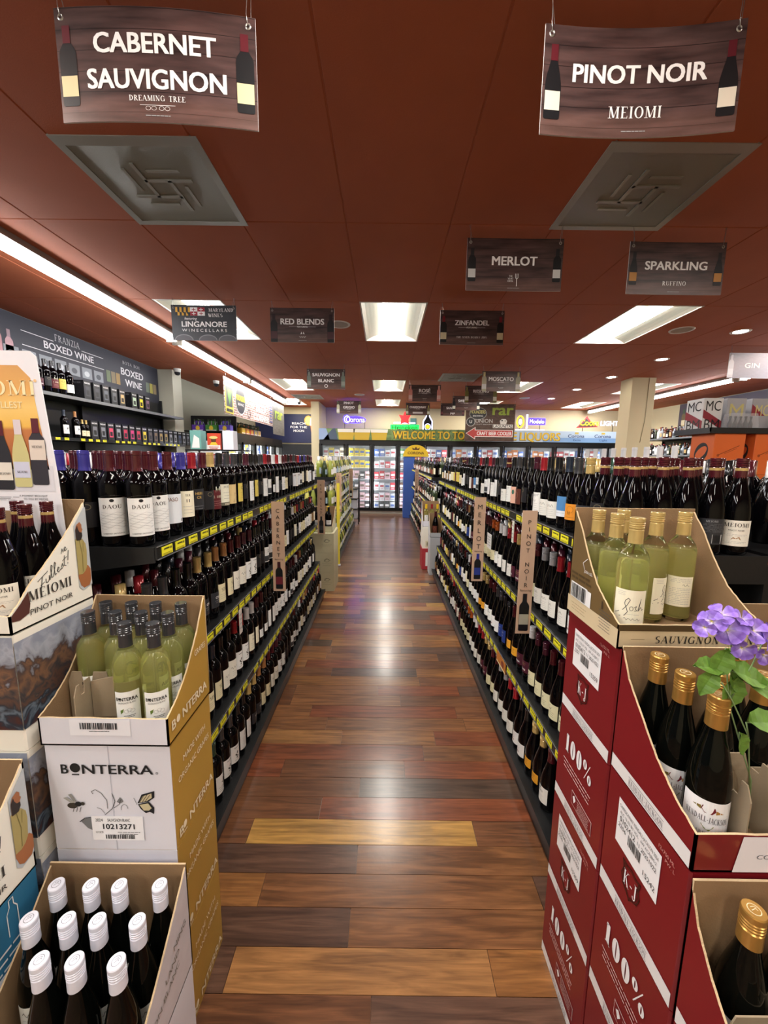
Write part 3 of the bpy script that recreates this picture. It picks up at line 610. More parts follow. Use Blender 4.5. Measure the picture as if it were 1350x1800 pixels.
for _, side, lv, i, j, x, y in sorted(keep, key=lambda c_: (c_[1], c_[2], c_[3], c_[4])):
    r = random.Random(side*9001 + lv*977 + i*131 + j)
    if side < 0:
        if lv == 0: cap, des = ('maroon', 'waves') if j < 1 else LTOP[j-1] if j-1 < len(LTOP) else r.choice(LTOP)
        else: cap, des = LREST[(j//2*3 + lv*5) % len(LREST)] if j < 20 else r.choice(LREST)
        if lv == 0 and i > 0: cap, des = r.choice([('maroon','waves'),('violet-blue','plain_black'),('maroon','plain_black')])
        shape = 'bord'; screw = False
    else:
        if lv == 0 and i == 0: cap, des = RTOP[j] if j < len(RTOP) else r.choice(RTOP[5:] + LTOP[8:])
        elif lv == 0: cap, des = 'maroon', ('mei' if i == 5 or (i == 4) else 'backlabel' if i in (3, 2) else 'plain_black')
        else: cap, des = RREST[(j//2*3 + lv*5) % len(RREST)] if j < 24 else r.choice(RREST + LREST)
        shape = 'burg' if j < 20 else r.choice(('burg', 'bord', 'bord')); screw = cap in ('gold', 'silver') or (lv == 0 and cap == 'maroon') or r.random() < .25
    rz = R(90)*(-side) + R(r.uniform(-10, 10))
    if lv == 0 and j < 9: rz = (R(40) + R(5)*j)*(-side)
    if lv == 0 and i > 0: rz = R(28 + r.uniform(-6, 6))*(-side)
    jx, jy = (r.uniform(-.003, .003), r.uniform(-.003, .003))
    row = 'front row' if i == 0 else '%s row from aisle' % ordinal(i+1)
    lab = '%s-capped wine bottle, %s label, %s from near end, %s %s shelf%s' % (cap, DN[des], ordinal(j+1), 'left' if side < 0 else 'right', LVN[lv], '' if i == 0 else ', %s row back' % ordinal(i+1))
    hs = 1 if lv < 3 else .90
    b = bottle(x+jx, y+jy, LVZ[lv], rz, shape, cap, des, lab, 'wine bottles on the %s aisle shelf, %s level' % ('left' if side < 0 else 'right', LVN[lv]), screw, 'gold' if (side > 0 and lv == 0 and cap == 'maroon') else None, s=(1, 1, hs*r.uniform(.985, 1.01) if not (lv == 0 and j < 3) else 1))
# everything smaller: one object
SB = MB(); COLS = {}
def stuff_bottle(mb, x, y, z, face, shape, capc, labc, glass=GLASS, seg=9, h=1):
    pr = [(.030,0),(.0378,.006),(.0378,.188),(.033,.214),(.0175,.236),(.0155,.245)] if shape == 'bord' else [(.031,0),(.0388,.006),(.0388,.13),(.0325,.172),(.0205,.218),(.0158,.245)]
    pr = [(a, b*h) for a, b in pr]; mb.lathe(pr, seg, glass, (x, y, z)); mb.lathe([(.0168,.24*h),(.0162,.298*h),(0,.3*h)], seg, capc, (x, y, z))
    if labc:
        a0 = math.atan2(face[1], face[0]); zz = (.05, .14) if shape == 'bord' else (.04, .115)
        for k in range(3):
            t0, t1 = a0-.85+1.7*k/3, a0-.85+1.7*(k+1)/3; rr = .0395
            mb.face([(x+rr*math.cos(t0), y+rr*math.sin(t0), z+zz[0]*h), (x+rr*math.cos(t1), y+rr*math.sin(t1), z+zz[0]*h), (x+rr*math.cos(t1), y+rr*math.sin(t1), z+zz[1]*h), (x+rr*math.cos(t0), y+rr*math.sin(t0), z+zz[1]*h)], labc)
CL = ['maroon','red','black','black','charcoal','navy','plum','maroon','gold','white']
LC = [OFF, OFF, CR, P('#26272b'), P('#5c1a20'), OFF, P('#d9c45e'), P('#e2d9b4'), P('#8d6f48')]
for side, lv, i, j, x, y in stuff:
    r = random.Random(side*77+lv*31+i*17+j)
    cc = r.choice(CL); 
    if side < 0 and lv == 0 and i in (1, 2) and j < 9: cc = r.choice(['violet-blue', 'maroon', 'violet-blue', 'charcoal'])
    if side > 0 and lv == 0 and j < 8: cc = r.choice(['maroon', 'gold', 'maroon', 'green'])
    stuff_bottle(SB, x+r.uniform(-.004,.004), y+r.uniform(-.004,.004), LVZ[lv], (-side, -.2), 'bord' if side < 0 or r.random() < .5 else 'burg', capm(cc), r.choice(LC) if i == 0 else None, h=(.90 if lv == 3 else 1)*r.uniform(.97, 1.01))
for side, y0, y1 in ((-1, 1.165, 4.15), (1, 1.15, 5.0)):       # far faces of the two near gondolas
    for lv in range(4):
        for i in range(4 if lv == 0 else 1):
            for j in range(int((y1-y0-.02)/SP)):
                r = random.Random(side*13+lv*7+i*3+j); x = side*(1.63-.085*i) if lv < 3 else side*1.68; y = y0+.05+SP*j
                if side > 0 and lv == 0 and i < 2 and 2.04 < y < 3.2: continue
                stuff_bottle(SB, x, y, LVZ[lv], (side, 0), r.choice(('bord', 'burg')), capm(r.choice(CL)), r.choice(LC) if i == 0 else None, h=(.90 if lv == 3 else 1)*r.uniform(.97, 1.0), seg=8)
for z in (.25, .75, 1.25, 1.745, 2.215):                       # nearer part of the left wall shelving
    for j in range(60):
        y = 1.42+.09*j; r = random.Random(int(z*9)+j)
        if (z > 1.7 and y > 4.05) or y > 6.8: continue
        stuff_bottle(SB, -3.66, y, z+.0005, (1, 0), r.choice(('bord', 'burg')), capm(r.choice(CL)), r.choice(LC), h=r.uniform(.95, 1.05), seg=8)
LIQ = mat('pale_green_wine_glass', '#8f9a48', .06, coat=.5); CLR = mat('green_tinted_glass', '#2c3a24', .05, coat=.5); GRG = mat('straw_wine_glass', '#c9c36a', .08, coat=.4)
for side, y0, y1 in ((-1, 5.5, 8.7), (1, 5.75, 9.9)):
    for lv in range(4):
        for i in range(3 if lv == 0 else 2):
            for j in range(int((y1-y0-.02)/.09)):
                r = random.Random(side*5+lv*3+i*11+j*2+1)
                x = side*(.775+.085*i) if lv < 3 else side*(.72+.085*i); y = y0+.05+.09*j
                if side < 0: g, cc, lc = r.choice([LIQ, LIQ, CLR, GRG, GLASS]), r.choice(['white','gold','silver','green','cream','navy']), r.choice([OFF, OFF, CR, P('#9fb5c9'), P('#d9e3c8')])
                else: g, cc, lc = r.choice([GLASS, GLASS, GLASS, CLR]), r.choice(CL), r.choice([OFF, OFF, CR, P('#8d6f48'), P('#7b1d26')])
                stuff_bottle(SB, x, y, LVZ[lv], (-side, -.3), 'bord' if r.random() < .5 else 'burg', capm(cc), lc, g, 8, .93 if lv == 3 else r.uniform(.96, 1.03))
    # end-of-run shelf facing the camera: bottles across the gondola end
    for lv in range(2):
        for k in range(6 if lv == 0 else 5):
            r = random.Random(k*3+lv+side)
            x = side*(.86 + .09*k + .0); y = y0+.055 + (.0)
            if (lv == 0 and k < 2) or (lv == 1 and abs(abs(x)+.08-1.2) < .07): continue
            if side < 0: g, cc, lc = r.choice([LIQ, CLR, GRG]), r.choice(['white','silver','gold']), None
            else: g, cc, lc = GLASS, r.choice(['black','tan','maroon']), OFF
            stuff_bottle(SB, x + side*.08, y, LVZ[lv], (0, -1), 'burg', capm(cc), lc, g, 9)
tag(SB.build('wine_bottle'), 'remaining smaller wine bottles filling the back rows and the farther aisle shelves', 'wine bottles', None, 'stuff')

# blade signs clipped to the rails, facing down the aisle
TANC = mat('pinkish_tan_card', '#c4a48c', .55, var=.05, vscale=10)
def bottle_art(d, x, y, h, glass, cap, lab, l=1, prof=BORD, labz=(.17, .45)):
    s = h/.3; o = [(r*s, z*s) for r, z in prof if r > 0]
    d.poly([(x+r, y+z) for r, z in o] + [(x-r, y+z) for r, z in reversed(o)], glass, l)
    d.rect1(x-.0165*s, y+.235*s, x+.0165*s, y+.3*s, cap, l+1)
    if lab: d.rect1(x-.036*s, y+labz[0]*h, x+.036*s, y+labz[1]*h, lab, l+1)
def blade(x, y, zt, hh, ww, words, label, art, rz=0):
    o = thing('shelf_blade_sign', label, 'sign', (x, y, zt-hh), rz)
    m = MB(); m.box(-ww/2, ww/2, 0, .003, 0, hh, TANC); m.build('card', o)
    m = MB(); m.box(-ww/2, ww/2, .003, .012, hh-.03, hh-.012, mat('clear_clip', '#d5d5d8', .2)); m.build('clip', o)
    d = Decal(); n = len(words); top = hh-.035; st = (hh*.56)/n
    for i, ch in enumerate(words):
        if ch != ' ': d.text(ch, 0, top-st*(i+.85), st*.62, INK, bold=.0, maxw=ww*.42)
    d.text('featuring', 0, hh*.355, .011, P('#5b4a3e'), it=.2, maxw=ww*.85)
    bottle_art(d, 0, hh*.025, hh*.31, P('#15151b'), *art)
    d.build('printing', o, FRONT(0, 0, 0))
blade(-.660, 2.36, 1.292, .575, .078, 'CABERNET', 'tan vertical sign reading CABERNET, clipped to the left top shelf', (P('#3d1520'), P('#6c2530')))
blade(-.660, 4.0, 1.33, .575, .078, 'RED BLEND', 'tan vertical sign reading RED BLEND at the left shelf far end', (P('#222226'), P('#3c3c40')))
blade(.655, 2.6, 1.31, .59, .078, 'MERLOT', 'tan vertical sign reading MERLOT on the right top shelf', (P('#2b2f86'), P('#2d3d8c')))
blade(.668, 1.738, 1.338, .593, .068, 'PINOT NOIR', 'tan vertical sign reading PINOT NOIR on the right top shelf', (P('#15151b'), P('#a9a698')))
blade(-.665, 5.62, 1.34, .575, .078, 'SAUV BLANC', 'narrow tan vertical sign at the near end of the far left shelf', (P('#8fb5a8'), P('#dfe6e0')))
blade(-.660, 7.6, 1.34, .575, .075, 'CHARDONNAY', 'narrow tan vertical sign halfway along the far left shelf', (P('#8a8450'), P('#dfe6e0')))
blade(.655, 7.8, 1.34, .575, .075, 'ZINFANDEL', 'narrow tan vertical sign on the far right shelf', (P('#15151b'), P('#dfe6e0')))

# small cards on the rails
def card(x, y, z, w_, h_, face, col, lab, draw=None):
    o = thing('shelf_card', lab, 'card', (x, y, z)); b = MB(); s_ = 1 if face > 0 else -1
    b.box(min(0, .0015*s_), max(0, .0015*s_), -w_/2, w_/2, 0, h_, P(col)); b.build('card', o); d = Decal(); (draw or (lambda d: d.lines(-w_*.4, w_*.4, h_*.75, 4, h_*.18, GREYP, h_*.05)))(d); d.build('printing', o, FPX(.0015,0,0) if face > 0 else FNX(-.0015,0,0))
card(.7008, 2.12, .352, .17, .065, -1, '#b5702c', 'orange and gold promotional card on the third right rail', lambda d: (d.rect1(-.08,.003,.08,.012,P('#e8dcae')), d.ell(.03,.035,.025,.018,P('#7d2f1c'))))
card(-.7008, 1.80, .70, .035, .125, 1, '#cfc4be', 'narrow pale card hanging from the left second rail', None)
card(.7008, 2.50, .98, .10, .10, -1, '#dcdcd8', 'white card beside the merlot blade sign on the right', None)
card(.7008, 2.05, 1.12, .03, .12, -1, '#d8d8c8', 'narrow white tag hanging below the right top rail', None)

# ------------------------------------------------------------------ hanging aisle signs
def signmat():
    m = bpy.data.materials.new('print_of_dark_planks'); m.use_nodes = True; MATS['print_of_dark_planks'] = m
    nt = m.node_tree; b = nt.nodes['Principled BSDF']; N = nt.nodes.new; L = nt.links.new
    tc = N('ShaderNodeTexCoord'); mp = N('ShaderNodeMapping'); mp.inputs['Scale'].default_value = (3, 0, 22); L(tc.outputs['Object'], mp.inputs[0])
    n = N('ShaderNodeTexNoise'); n.inputs['Scale'].default_value = 1.5; n.inputs['Detail'].default_value = 8; L(mp.outputs[0], n.inputs['Vector'])
    r = N('ShaderNodeValToRGB'); r.color_ramp.elements[0].position = .3; r.color_ramp.elements[0].color = lin('#2a1f20'); r.color_ramp.elements[1].position = .72; r.color_ramp.elements[1].color = lin('#5f4846'); L(n.outputs[0], r.inputs[0])
    sx = N('ShaderNodeSeparateXYZ'); L(tc.outputs['Object'], sx.inputs[0])
    # printed plank seams
    w_ = N('ShaderNodeMath'); w_.operation = 'MODULO'; a = N('ShaderNodeMath'); a.operation = 'ADD'; a.inputs[1].default_value = 1; L(sx.outputs['Z'], a.inputs[0]); L(a.outputs[0], w_.inputs[0]); w_.inputs[1].default_value = .057
    lt = N('ShaderNodeMath'); lt.operation = 'LESS_THAN'; lt.inputs[1].default_value = .0018; L(w_.outputs[0], lt.inputs[0])
    x = N('ShaderNodeMix'); x.data_type = 'RGBA'; L(lt.outputs[0], x.inputs[0]); L(r.outputs[0], x.inputs[6]); x.inputs[7].default_value = lin('#150f10')
    # printed table top along the lower edge
    g = N('ShaderNodeMapRange'); g.inputs[1].default_value = .05; g.inputs[2].default_value = .075; g.inputs[3].default_value = 1; g.inputs[4].default_value = 0; L(sx.outputs['Z'], g.inputs[0])
    y = N('ShaderNodeMix'); y.data_type = 'RGBA'; L(g.outputs[0], y.inputs[0]); L(x.outputs[2], y.inputs[6])
    z = N('ShaderNodeMix'); z.data_type = 'RGBA'; z.blend_type = 'ADD'; z.inputs[0].default_value = 1; L(x.outputs[2], z.inputs[6]); z.inputs[7].default_value = (.05,.025,.018,1); L(z.outputs[2], y.inputs[7])
    L(y.outputs[2], b.inputs['Base Color']); b.inputs['Roughness'].default_value = .38; return m
SIGN = signmat(); SLATE = mat('print_of_slate', '#2b3036', .4, var=.25, vscale=12); LILAC = mat('print_pale_lilac_wood', '#9a97a5', .45, var=.15, vscale=9, stretch=(2,1,20))
CORE = P('#c9c7c4'); WIRE = mat('steel_wire', '#a9a8a5', .3, metal=.8)
def hang_sign(xc, y, zt, lab, draw, W=.62, H=.315, warp=.012, m=SIGN, yaw=0):
    o = thing('hanging_sign', lab, 'sign', (xc, y, zt-H), R(yaw), 'aisle signs hanging from the ceiling')
    wf = lambda u: warp*(1-(2*u/W)**2)
    mb = MB(); n = 12
    for i in range(n):
        u0, u1 = -W/2+W*i/n, -W/2+W*(i+1)/n; a, c_ = wf(u0), wf(u1)
        mb.face([(u0,a,0),(u1,c_,0),(u1,c_,H),(u0,a,H)], m); mb.face([(u1,c_+.005,0),(u0,a+.005,0),(u0,a+.005,H),(u1,c_+.005,H)], m)
        mb.face([(u0,a+.005,0),(u1,c_+.005,0),(u1,c_,0),(u0,a,0)], CORE); mb.face([(u0,a,H),(u1,c_,H),(u1,c_+.005,H),(u0,a+.005,H)], CORE)
    for u, s in ((-W/2, 1), (W/2, -1)):
        q = [(u,wf(u),0),(u,wf(u),H),(u,wf(u)+.005,H),(u,wf(u)+.005,0)]; mb.face(q if s > 0 else q[::-1], CORE)
    mb.build('board', o)
    d = Decal(10); draw(d); d.build('printing', o, lambda a, b, l: (a, wf(a)-.0005*(l+1), b))
    for s in (-1, 1):
        gx_, gz = s*(W/2-.022), H-.026; g = MB()
        for k in range(12):
            t0, t1 = math.pi*k/6, math.pi*(k+1)/6
            for r0, r1, y0, y1 in ((.0045,.007,-.001,-.0025), (.007,.010,-.0025,-.0005)):
                g.face([(gx_+r0*math.cos(t0), wf(gx_)+y0, gz+r0*math.sin(t0)), (gx_+r0*math.cos(t1), wf(gx_)+y0, gz+r0*math.sin(t1)), (gx_+r1*math.cos(t1), wf(gx_)+y1, gz+r1*math.sin(t1)), (gx_+r1*math.cos(t0), wf(gx_)+y1, gz+r1*math.sin(t0))], WIRE)
        g.build('grommet', o)
        c_ = MB(); yy = wf(gx_)
        c_.tube([(gx_, yy-.003, gz), (gx_-.004, yy-.004, gz+.03), (gx_+s*.004, yy, ZC-zt+H)], .0011, WIRE); c_.tube([(gx_, yy+.008, gz), (gx_+.008, yy+.006, gz+.03), (gx_+s*.012, yy+.004, ZC-zt+H)], .0011, WIRE)
        c_.build('hanging_wire', o)
    return o
SW = P('#f5f5f5')
def std(lines_, sub=None, feat=False, art=None, serif=False, ts=.052, lw=None, ay=.055, ah=.2, subs=.034, prof=BORD, tiny=True, cy=None):
    def draw(d):
        n = len(lines_); base = cy if cy is not None else (.19 if n == 1 else .215)
        for i, t in enumerate(lines_): d.text(t, 0, base-i*ts*1.75, ts, SW, bold=.042, w=lw[i] if lw else None, maxw=.46)
        b = base-(n-1)*ts*1.75
        if feat: d.text('FEATURING', 0, b-.028, .014, SW, bold=.03); d.rect1(-.13, b-.022, -.05, b-.0205, SW); d.rect1(.05, b-.022, .13, b-.0205, SW)
        if sub:
            if callable(sub): sub(d)
            else: d.text(sub, 0, .055 if not feat else .06, subs, SW, serif=serif, maxw=.30)
        if tiny: d.lines(-.04, .04, .016, 1, .01, GREYP, .003)
        if art:
            for s in (-1, 1): bottle_art(d, s*(.31-.035), ay, ah, art[0], art[1], art[2], prof=prof, labz=(.12, .38))
    return draw
def tree(d): d.text('DREAMING TREE', 0, .058, .0155, SW, serif=True, w=.175); d.line([(-.055,.047),(.055,.047)], .0012, SW); [d.ring(x, .038, .008, .006, .001, SW) for x in (-.03,-.012,.012,.03)]
def fork(d): d.text('THE', -.02, .085, .011, SW, w=.022); d.text('VELVET', -.02, .070, .011, SW, w=.036); d.text('DEVIL', -.02, .055, .011, SW, w=.036); d.line([(.02,.03),(.02,.075)], .004, SW); d.ring(.02,.085,.010,.012,.003,SW,a0=180,a1=360); [d.line([(x,.08),(x,.105)], .003, SW) for x in (.0115,.02,.0285)]
def ml(d, cx=0, z=.055, s=1): d.line([(cx+(-.04+.008*i)*s, z+.008*s*math.sin(i*2.2)) for i in range(11)], .002, SW)
GB = P('#131418')
hang_sign(-.736, 1.41, 2.938, 'large plank-print sign reading CABERNET SAUVIGNON, upper left', std(['CABERNET','SAUVIGNON'], tree, art=(GB, P('#571822'), P('#d3c99e')), ts=.056, lw=[.375,.43], cy=.19, ay=.045, ah=.22), warp=-.018, yaw=2)
hang_sign(.803, 1.41, 2.935, 'large plank-print sign reading PINOT NOIR, upper right', std(['PINOT NOIR'], 'MEIOMI', art=(GB, P('#571822'), P('#dcd6c6')), serif=True, ts=.053, lw=[.42], cy=.155, ay=.045, ah=.21, subs=.034, prof=BURG), warp=.022, H=.31, yaw=-2)
hang_sign(.825, 2.69, 2.972, 'plank-print sign reading MERLOT with fork logo', std(['MERLOT'], fork, art=(GB, P('#222226'), P('#c9c9c9')), ts=.055, lw=[.29], cy=.155), warp=.004)
hang_sign(1.872, 2.69, 2.962, 'plank-print sign reading SPARKLING, right of the merlot sign', std(['SPARKLING'], 'RUFFINO', art=(GB, P('#222226'), P('#b5803a')), serif=True, ts=.052, lw=[.40], cy=.15, subs=.026, prof=BURG), warp=.006)
def lingan(d):
    x0, z0 = -.27, .225; Y = P('#d9a52c'); K = INK; Rr = P('#9a2233')
    d.rect1(x0, z0, x0+.14, z0+.075, Y)
    for i in range(7):
        if i % 2: d.poly([(x0+.02*i, z0+.075), (x0+.02*(i+1), z0+.075), (x0+.02*(i+1), z0+.03-.004*i), (x0+.02*i, z0+.034)], K, 2)
        else: d.poly([(x0+.02*i, z0+.03), (x0+.02*(i+1), z0+.03), (x0+.02*(i+1), z0), (x0+.02*i, z0)], K, 2)
    d.rect1(x0+.14, z0, x0+.28, z0+.075, OFF); d.rect1(x0+.14, z0, x0+.21, z0+.0375, Rr, 2); d.rect1(x0+.21, z0+.0375, x0+.28, z0+.075, Rr, 2)
    for cx, cz, mm in ((x0+.175, z0+.056, Rr), (x0+.245, z0+.019, Rr), (x0+.175, z0+.019, OFF), (x0+.245, z0+.056, OFF)): d.rect1(cx-.018, cz-.003, cx+.018, cz+.003, mm, 3); d.rect1(cx-.003, cz-.014, cx+.003, cz+.014, mm, 3)
    d.text('MARYLAND', .165, .262, .030, SW, serif=True, w=.235); d.text('WINES', .11, .215, .030, SW, serif=True, w=.135)
    d.text('featuring', -.13, .188, .024, SW, it=.2); d.text('LINGANORE', 0, .125, .050, SW, bold=.04, w=.43); d.text('W I N E C E L L A R S', 0, .080, .027, SW, w=.43)
    for cx in (-.2, .03, .22): d.ell(cx, 0, .09, .055, P('#54545a'), a0=0, a1=180); d.ring(cx, .0, .09, .055, .008, P('#85858a'), a0=0, a1=180, l=2)
hang_sign(-1.745, 3.9, 2.985, 'dark sign reading MARYLAND WINES featuring LINGANORE WINECELLARS with a flag', lingan, m=SLATE, warp=.003, H=.32)
def ross(d): ml(d, 0, .05, .8); d.poly([(-.02,.075),(-.01,.1),(-.004,.08)], SW); d.poly([(.02,.075),(.01,.1),(.004,.08)], SW)
hang_sign(-.815, 3.95, 2.988, 'plank-print sign reading RED BLENDS', std(['RED BLENDS'], ross, True, (GB, P('#2a1a22'), P('#4a2a30')), ts=.055, lw=[.42], cy=.165, ay=0, ah=.26), warp=.003)
hang_sign(.832, 3.95, 2.985, 'plank-print sign reading ZINFANDEL', std(['ZINFANDEL'], 'THE SEVEN DEADLY ZINS', True, (GB, P('#7c1d2a'), P('#d5c8a5')), serif=True, ts=.046, lw=[.33], cy=.18, subs=.017, ah=.24, ay=.02), warp=.003)
def ring_(d): d.ring(0, .05, .028, .028, .009, SW)
hang_sign(-.965, 6.47, 2.972, 'plank-print sign reading SAUVIGNON BLANC with a ring logo', std(['SAUVIGNON','BLANC'], ring_, art=(P('#6c7a70'), P('#7c8a80'), P('#8e968e')), ts=.052, lw=[.44,.25], cy=.2, ah=.24, ay=.03, tiny=False), warp=.002)
hang_sign(.763, 7.73, 2.972, 'plank-print sign reading ROSÉ with pink bottles', std(['ROSÉ'], ml, True, (P('#d98e84'), P('#e2a49a'), P('#e8c3bb')), ts=.066, lw=[.22], cy=.175, ah=.29, ay=.01), warp=.002)
hang_sign(1.872, 6.47, 2.970, 'plank-print sign reading MOSCATO', std(['MOSCATO'], ml, True, (P('#a8a68e'), P('#c9c08a'), P('#c9cac9')), ts=.062, lw=[.40], cy=.165, ah=.3, ay=0), warp=.002)
hang_sign(1.857, 7.73, 2.968, 'plank-print sign reading RIESLING, partly behind the moscato sign', std(['RIESLING'], ml, True, (P('#77743e'), P('#8b8550'), P('#d9d8c8')), ts=.058, lw=[.30], cy=.185, ah=.29, ay=0), warp=.002)
hang_sign(-.93, 10.1, 2.985, 'plank-print sign reading PINOT GRIGIO', std(['PINOT','GRIGIO'], ml, True, (P('#c9cdb0'), P('#5b5f3c'), P('#e3e3de')), ts=.062, lw=[.25,.29], cy=.235, ah=.29, ay=0, tiny=False), warp=.002)
def bar_(d): d.rect1(-.13,.04,.13,.085,P('#cfd0d0'))
hang_sign(.845, 10.25, 2.98, 'plank-print sign reading CHARDONNAY', std(['CHARDONNAY'], bar_, True, (P('#7f7a52'), P('#b9a45a'), P('#d9d8c8')), ts=.05, lw=[.42], cy=.18, ah=.24, ay=.01, tiny=False), warp=.002)
def yago(d): d.text('yago', 0, .05, .05, SW, bold=.03)
hang_sign(1.74, 10.2, 2.97, 'plank-print sign reading SANGRIA, behind the sweet wine sign', std(['SANGRIA'], yago, False, (P('#3c2028'), P('#1c1c22'), P('#6c3a40')), ts=.058, lw=[.32], cy=.17, ah=.24, ay=.01, tiny=False), warp=.002)
hang_sign(1.835, 8.99, 2.967, 'plank-print sign reading SWEET RED, behind the riesling sign', std(['SWEET RED'], ml, True, (GB, P('#1c1c22'), P('#c9ccc0')), ts=.058, lw=[.36], cy=.18, ah=.26, ay=0, tiny=False), warp=.002)
hang_sign(4.75, 5.21, 2.962, 'pale lilac sign reading GIN at the right edge', std(['GIN'], None, False, (P('#d5d5de'), P('#c9c9d4'), P('#e6e6ee')), ts=.062, lw=[.19], cy=.13, ah=.28, ay=.01, tiny=False), m=LILAC, warp=.002)

# ------------------------------------------------------------------ cartons and cut-down display cases
def carton(x0, x1, y0, y1, z0, h, m, label, group=None, name='wine_carton', seam=True, cat='carton'):
    W, D = x1-x0, y1-y0; o = thing(name, label, cat, (x0, y0, z0), 0, group)
    b = MB(); b.box(0, W, 0, D, 0, h-.0015, m, c=.004); b.build('box_body', o)
    if seam:
        f = MB(); f.box(.004, W-.004, .004, D/2-.001, h-.0015, h, m); f.box(.004, W-.004, D/2+.001, D-.004, h-.0015, h, m); f.build('top_flap', o)
    return o
def tray(x0, x1, y0, y1, z0, h, lip, mo, label, cut=None, group=None, mi=KRAFT, mfront=None, name='display_case', mleft=None, mright=None, backh=None):
    """open-front display case: full back, sloping torn sides, low front lip"""
    W, D = x1-x0, y1-y0; o = thing(name, label, 'display case', (x0, y0, z0), 0, group); t = .004
    b = MB(); b.box(0, W, 0, D, 0, .004, mi); b.build('case_floor', o)
    H = backh or h
    b = MB(); b.prism([(0,0),(W,0),(W,H),(W*.5,H-.001),(0,H)], lambda u, v, k: (u, D-t+t*k, v), mi, mo, KEDGE); b.build('back_panel', o)
    cut = cut or [(D, h), (D*.85, h*.86), (D*.5, h*.55), (D*.12, lip*1.25), (0, lip)]
    # small zig-zags along the tear
    cc = []
    r = random.Random(5)
    for (a, b_), (c_, d) in zip(cut, cut[1:]):
        n = 6
        for i in range(n): cc.append((a+(c_-a)*i/n, b_+(d-b_)*i/n + (r.uniform(-.0012, .0012) if 0 < i else 0)))
    cc.append(cut[-1]); poly = [(0,0),(D,0)] + cc
    b = MB(); b.prism(poly, lambda u, v, k: (t*k, u, v), mleft or mo, mi, KEDGE); b.build('side_panel', o)
    b = MB(); b.prism(poly, lambda u, v, k: (W-t*k, u, v), mright or mo, mi, KEDGE); b.build('side_panel', o)
    b = MB(); b.prism([(0,0),(W,0),(W,lip)] + [(W*(1-k/10), lip+r.uniform(-.001,.0012)) for k in range(1, 10)] + [(0,lip)], lambda u, v, k: (u, t*k, v), mfront or mo, mi, KEDGE); b.build('front_panel', o)
    return o
def under(cut, D=None):
    def f(u, v):
        y = u if D is None else D-u
        for (a, b), (c_, d) in zip(cut, cut[1:]):
            if c_ <= y <= a: return v < d+(b-d)*(y-c_)/(a-c_+1e-9) - .0035
        return False
    return f
def divider(o, pts, h0, h1, label=None):
    b = MB(); (xa, ya), (xb, yb) = pts; L = math.hypot(xb-xa, yb-ya); ux, uy = (xb-xa)/L, (yb-ya)/L
    poly = [(0, .004), (L, .004), (L, h0), (L*.8, h0), (L*.76, h1), (L*.5, h1), (L*.46, h0*.96), (L*.3, h0*.96), (L*.26, h1), (.01, h1), (0, h0)]
    b.prism(poly, lambda u, v, k: (xa+ux*u-uy*.0025*k, ya+uy*u+ux*.0025*k, v), KRAFTD); return b.build('partition', o)

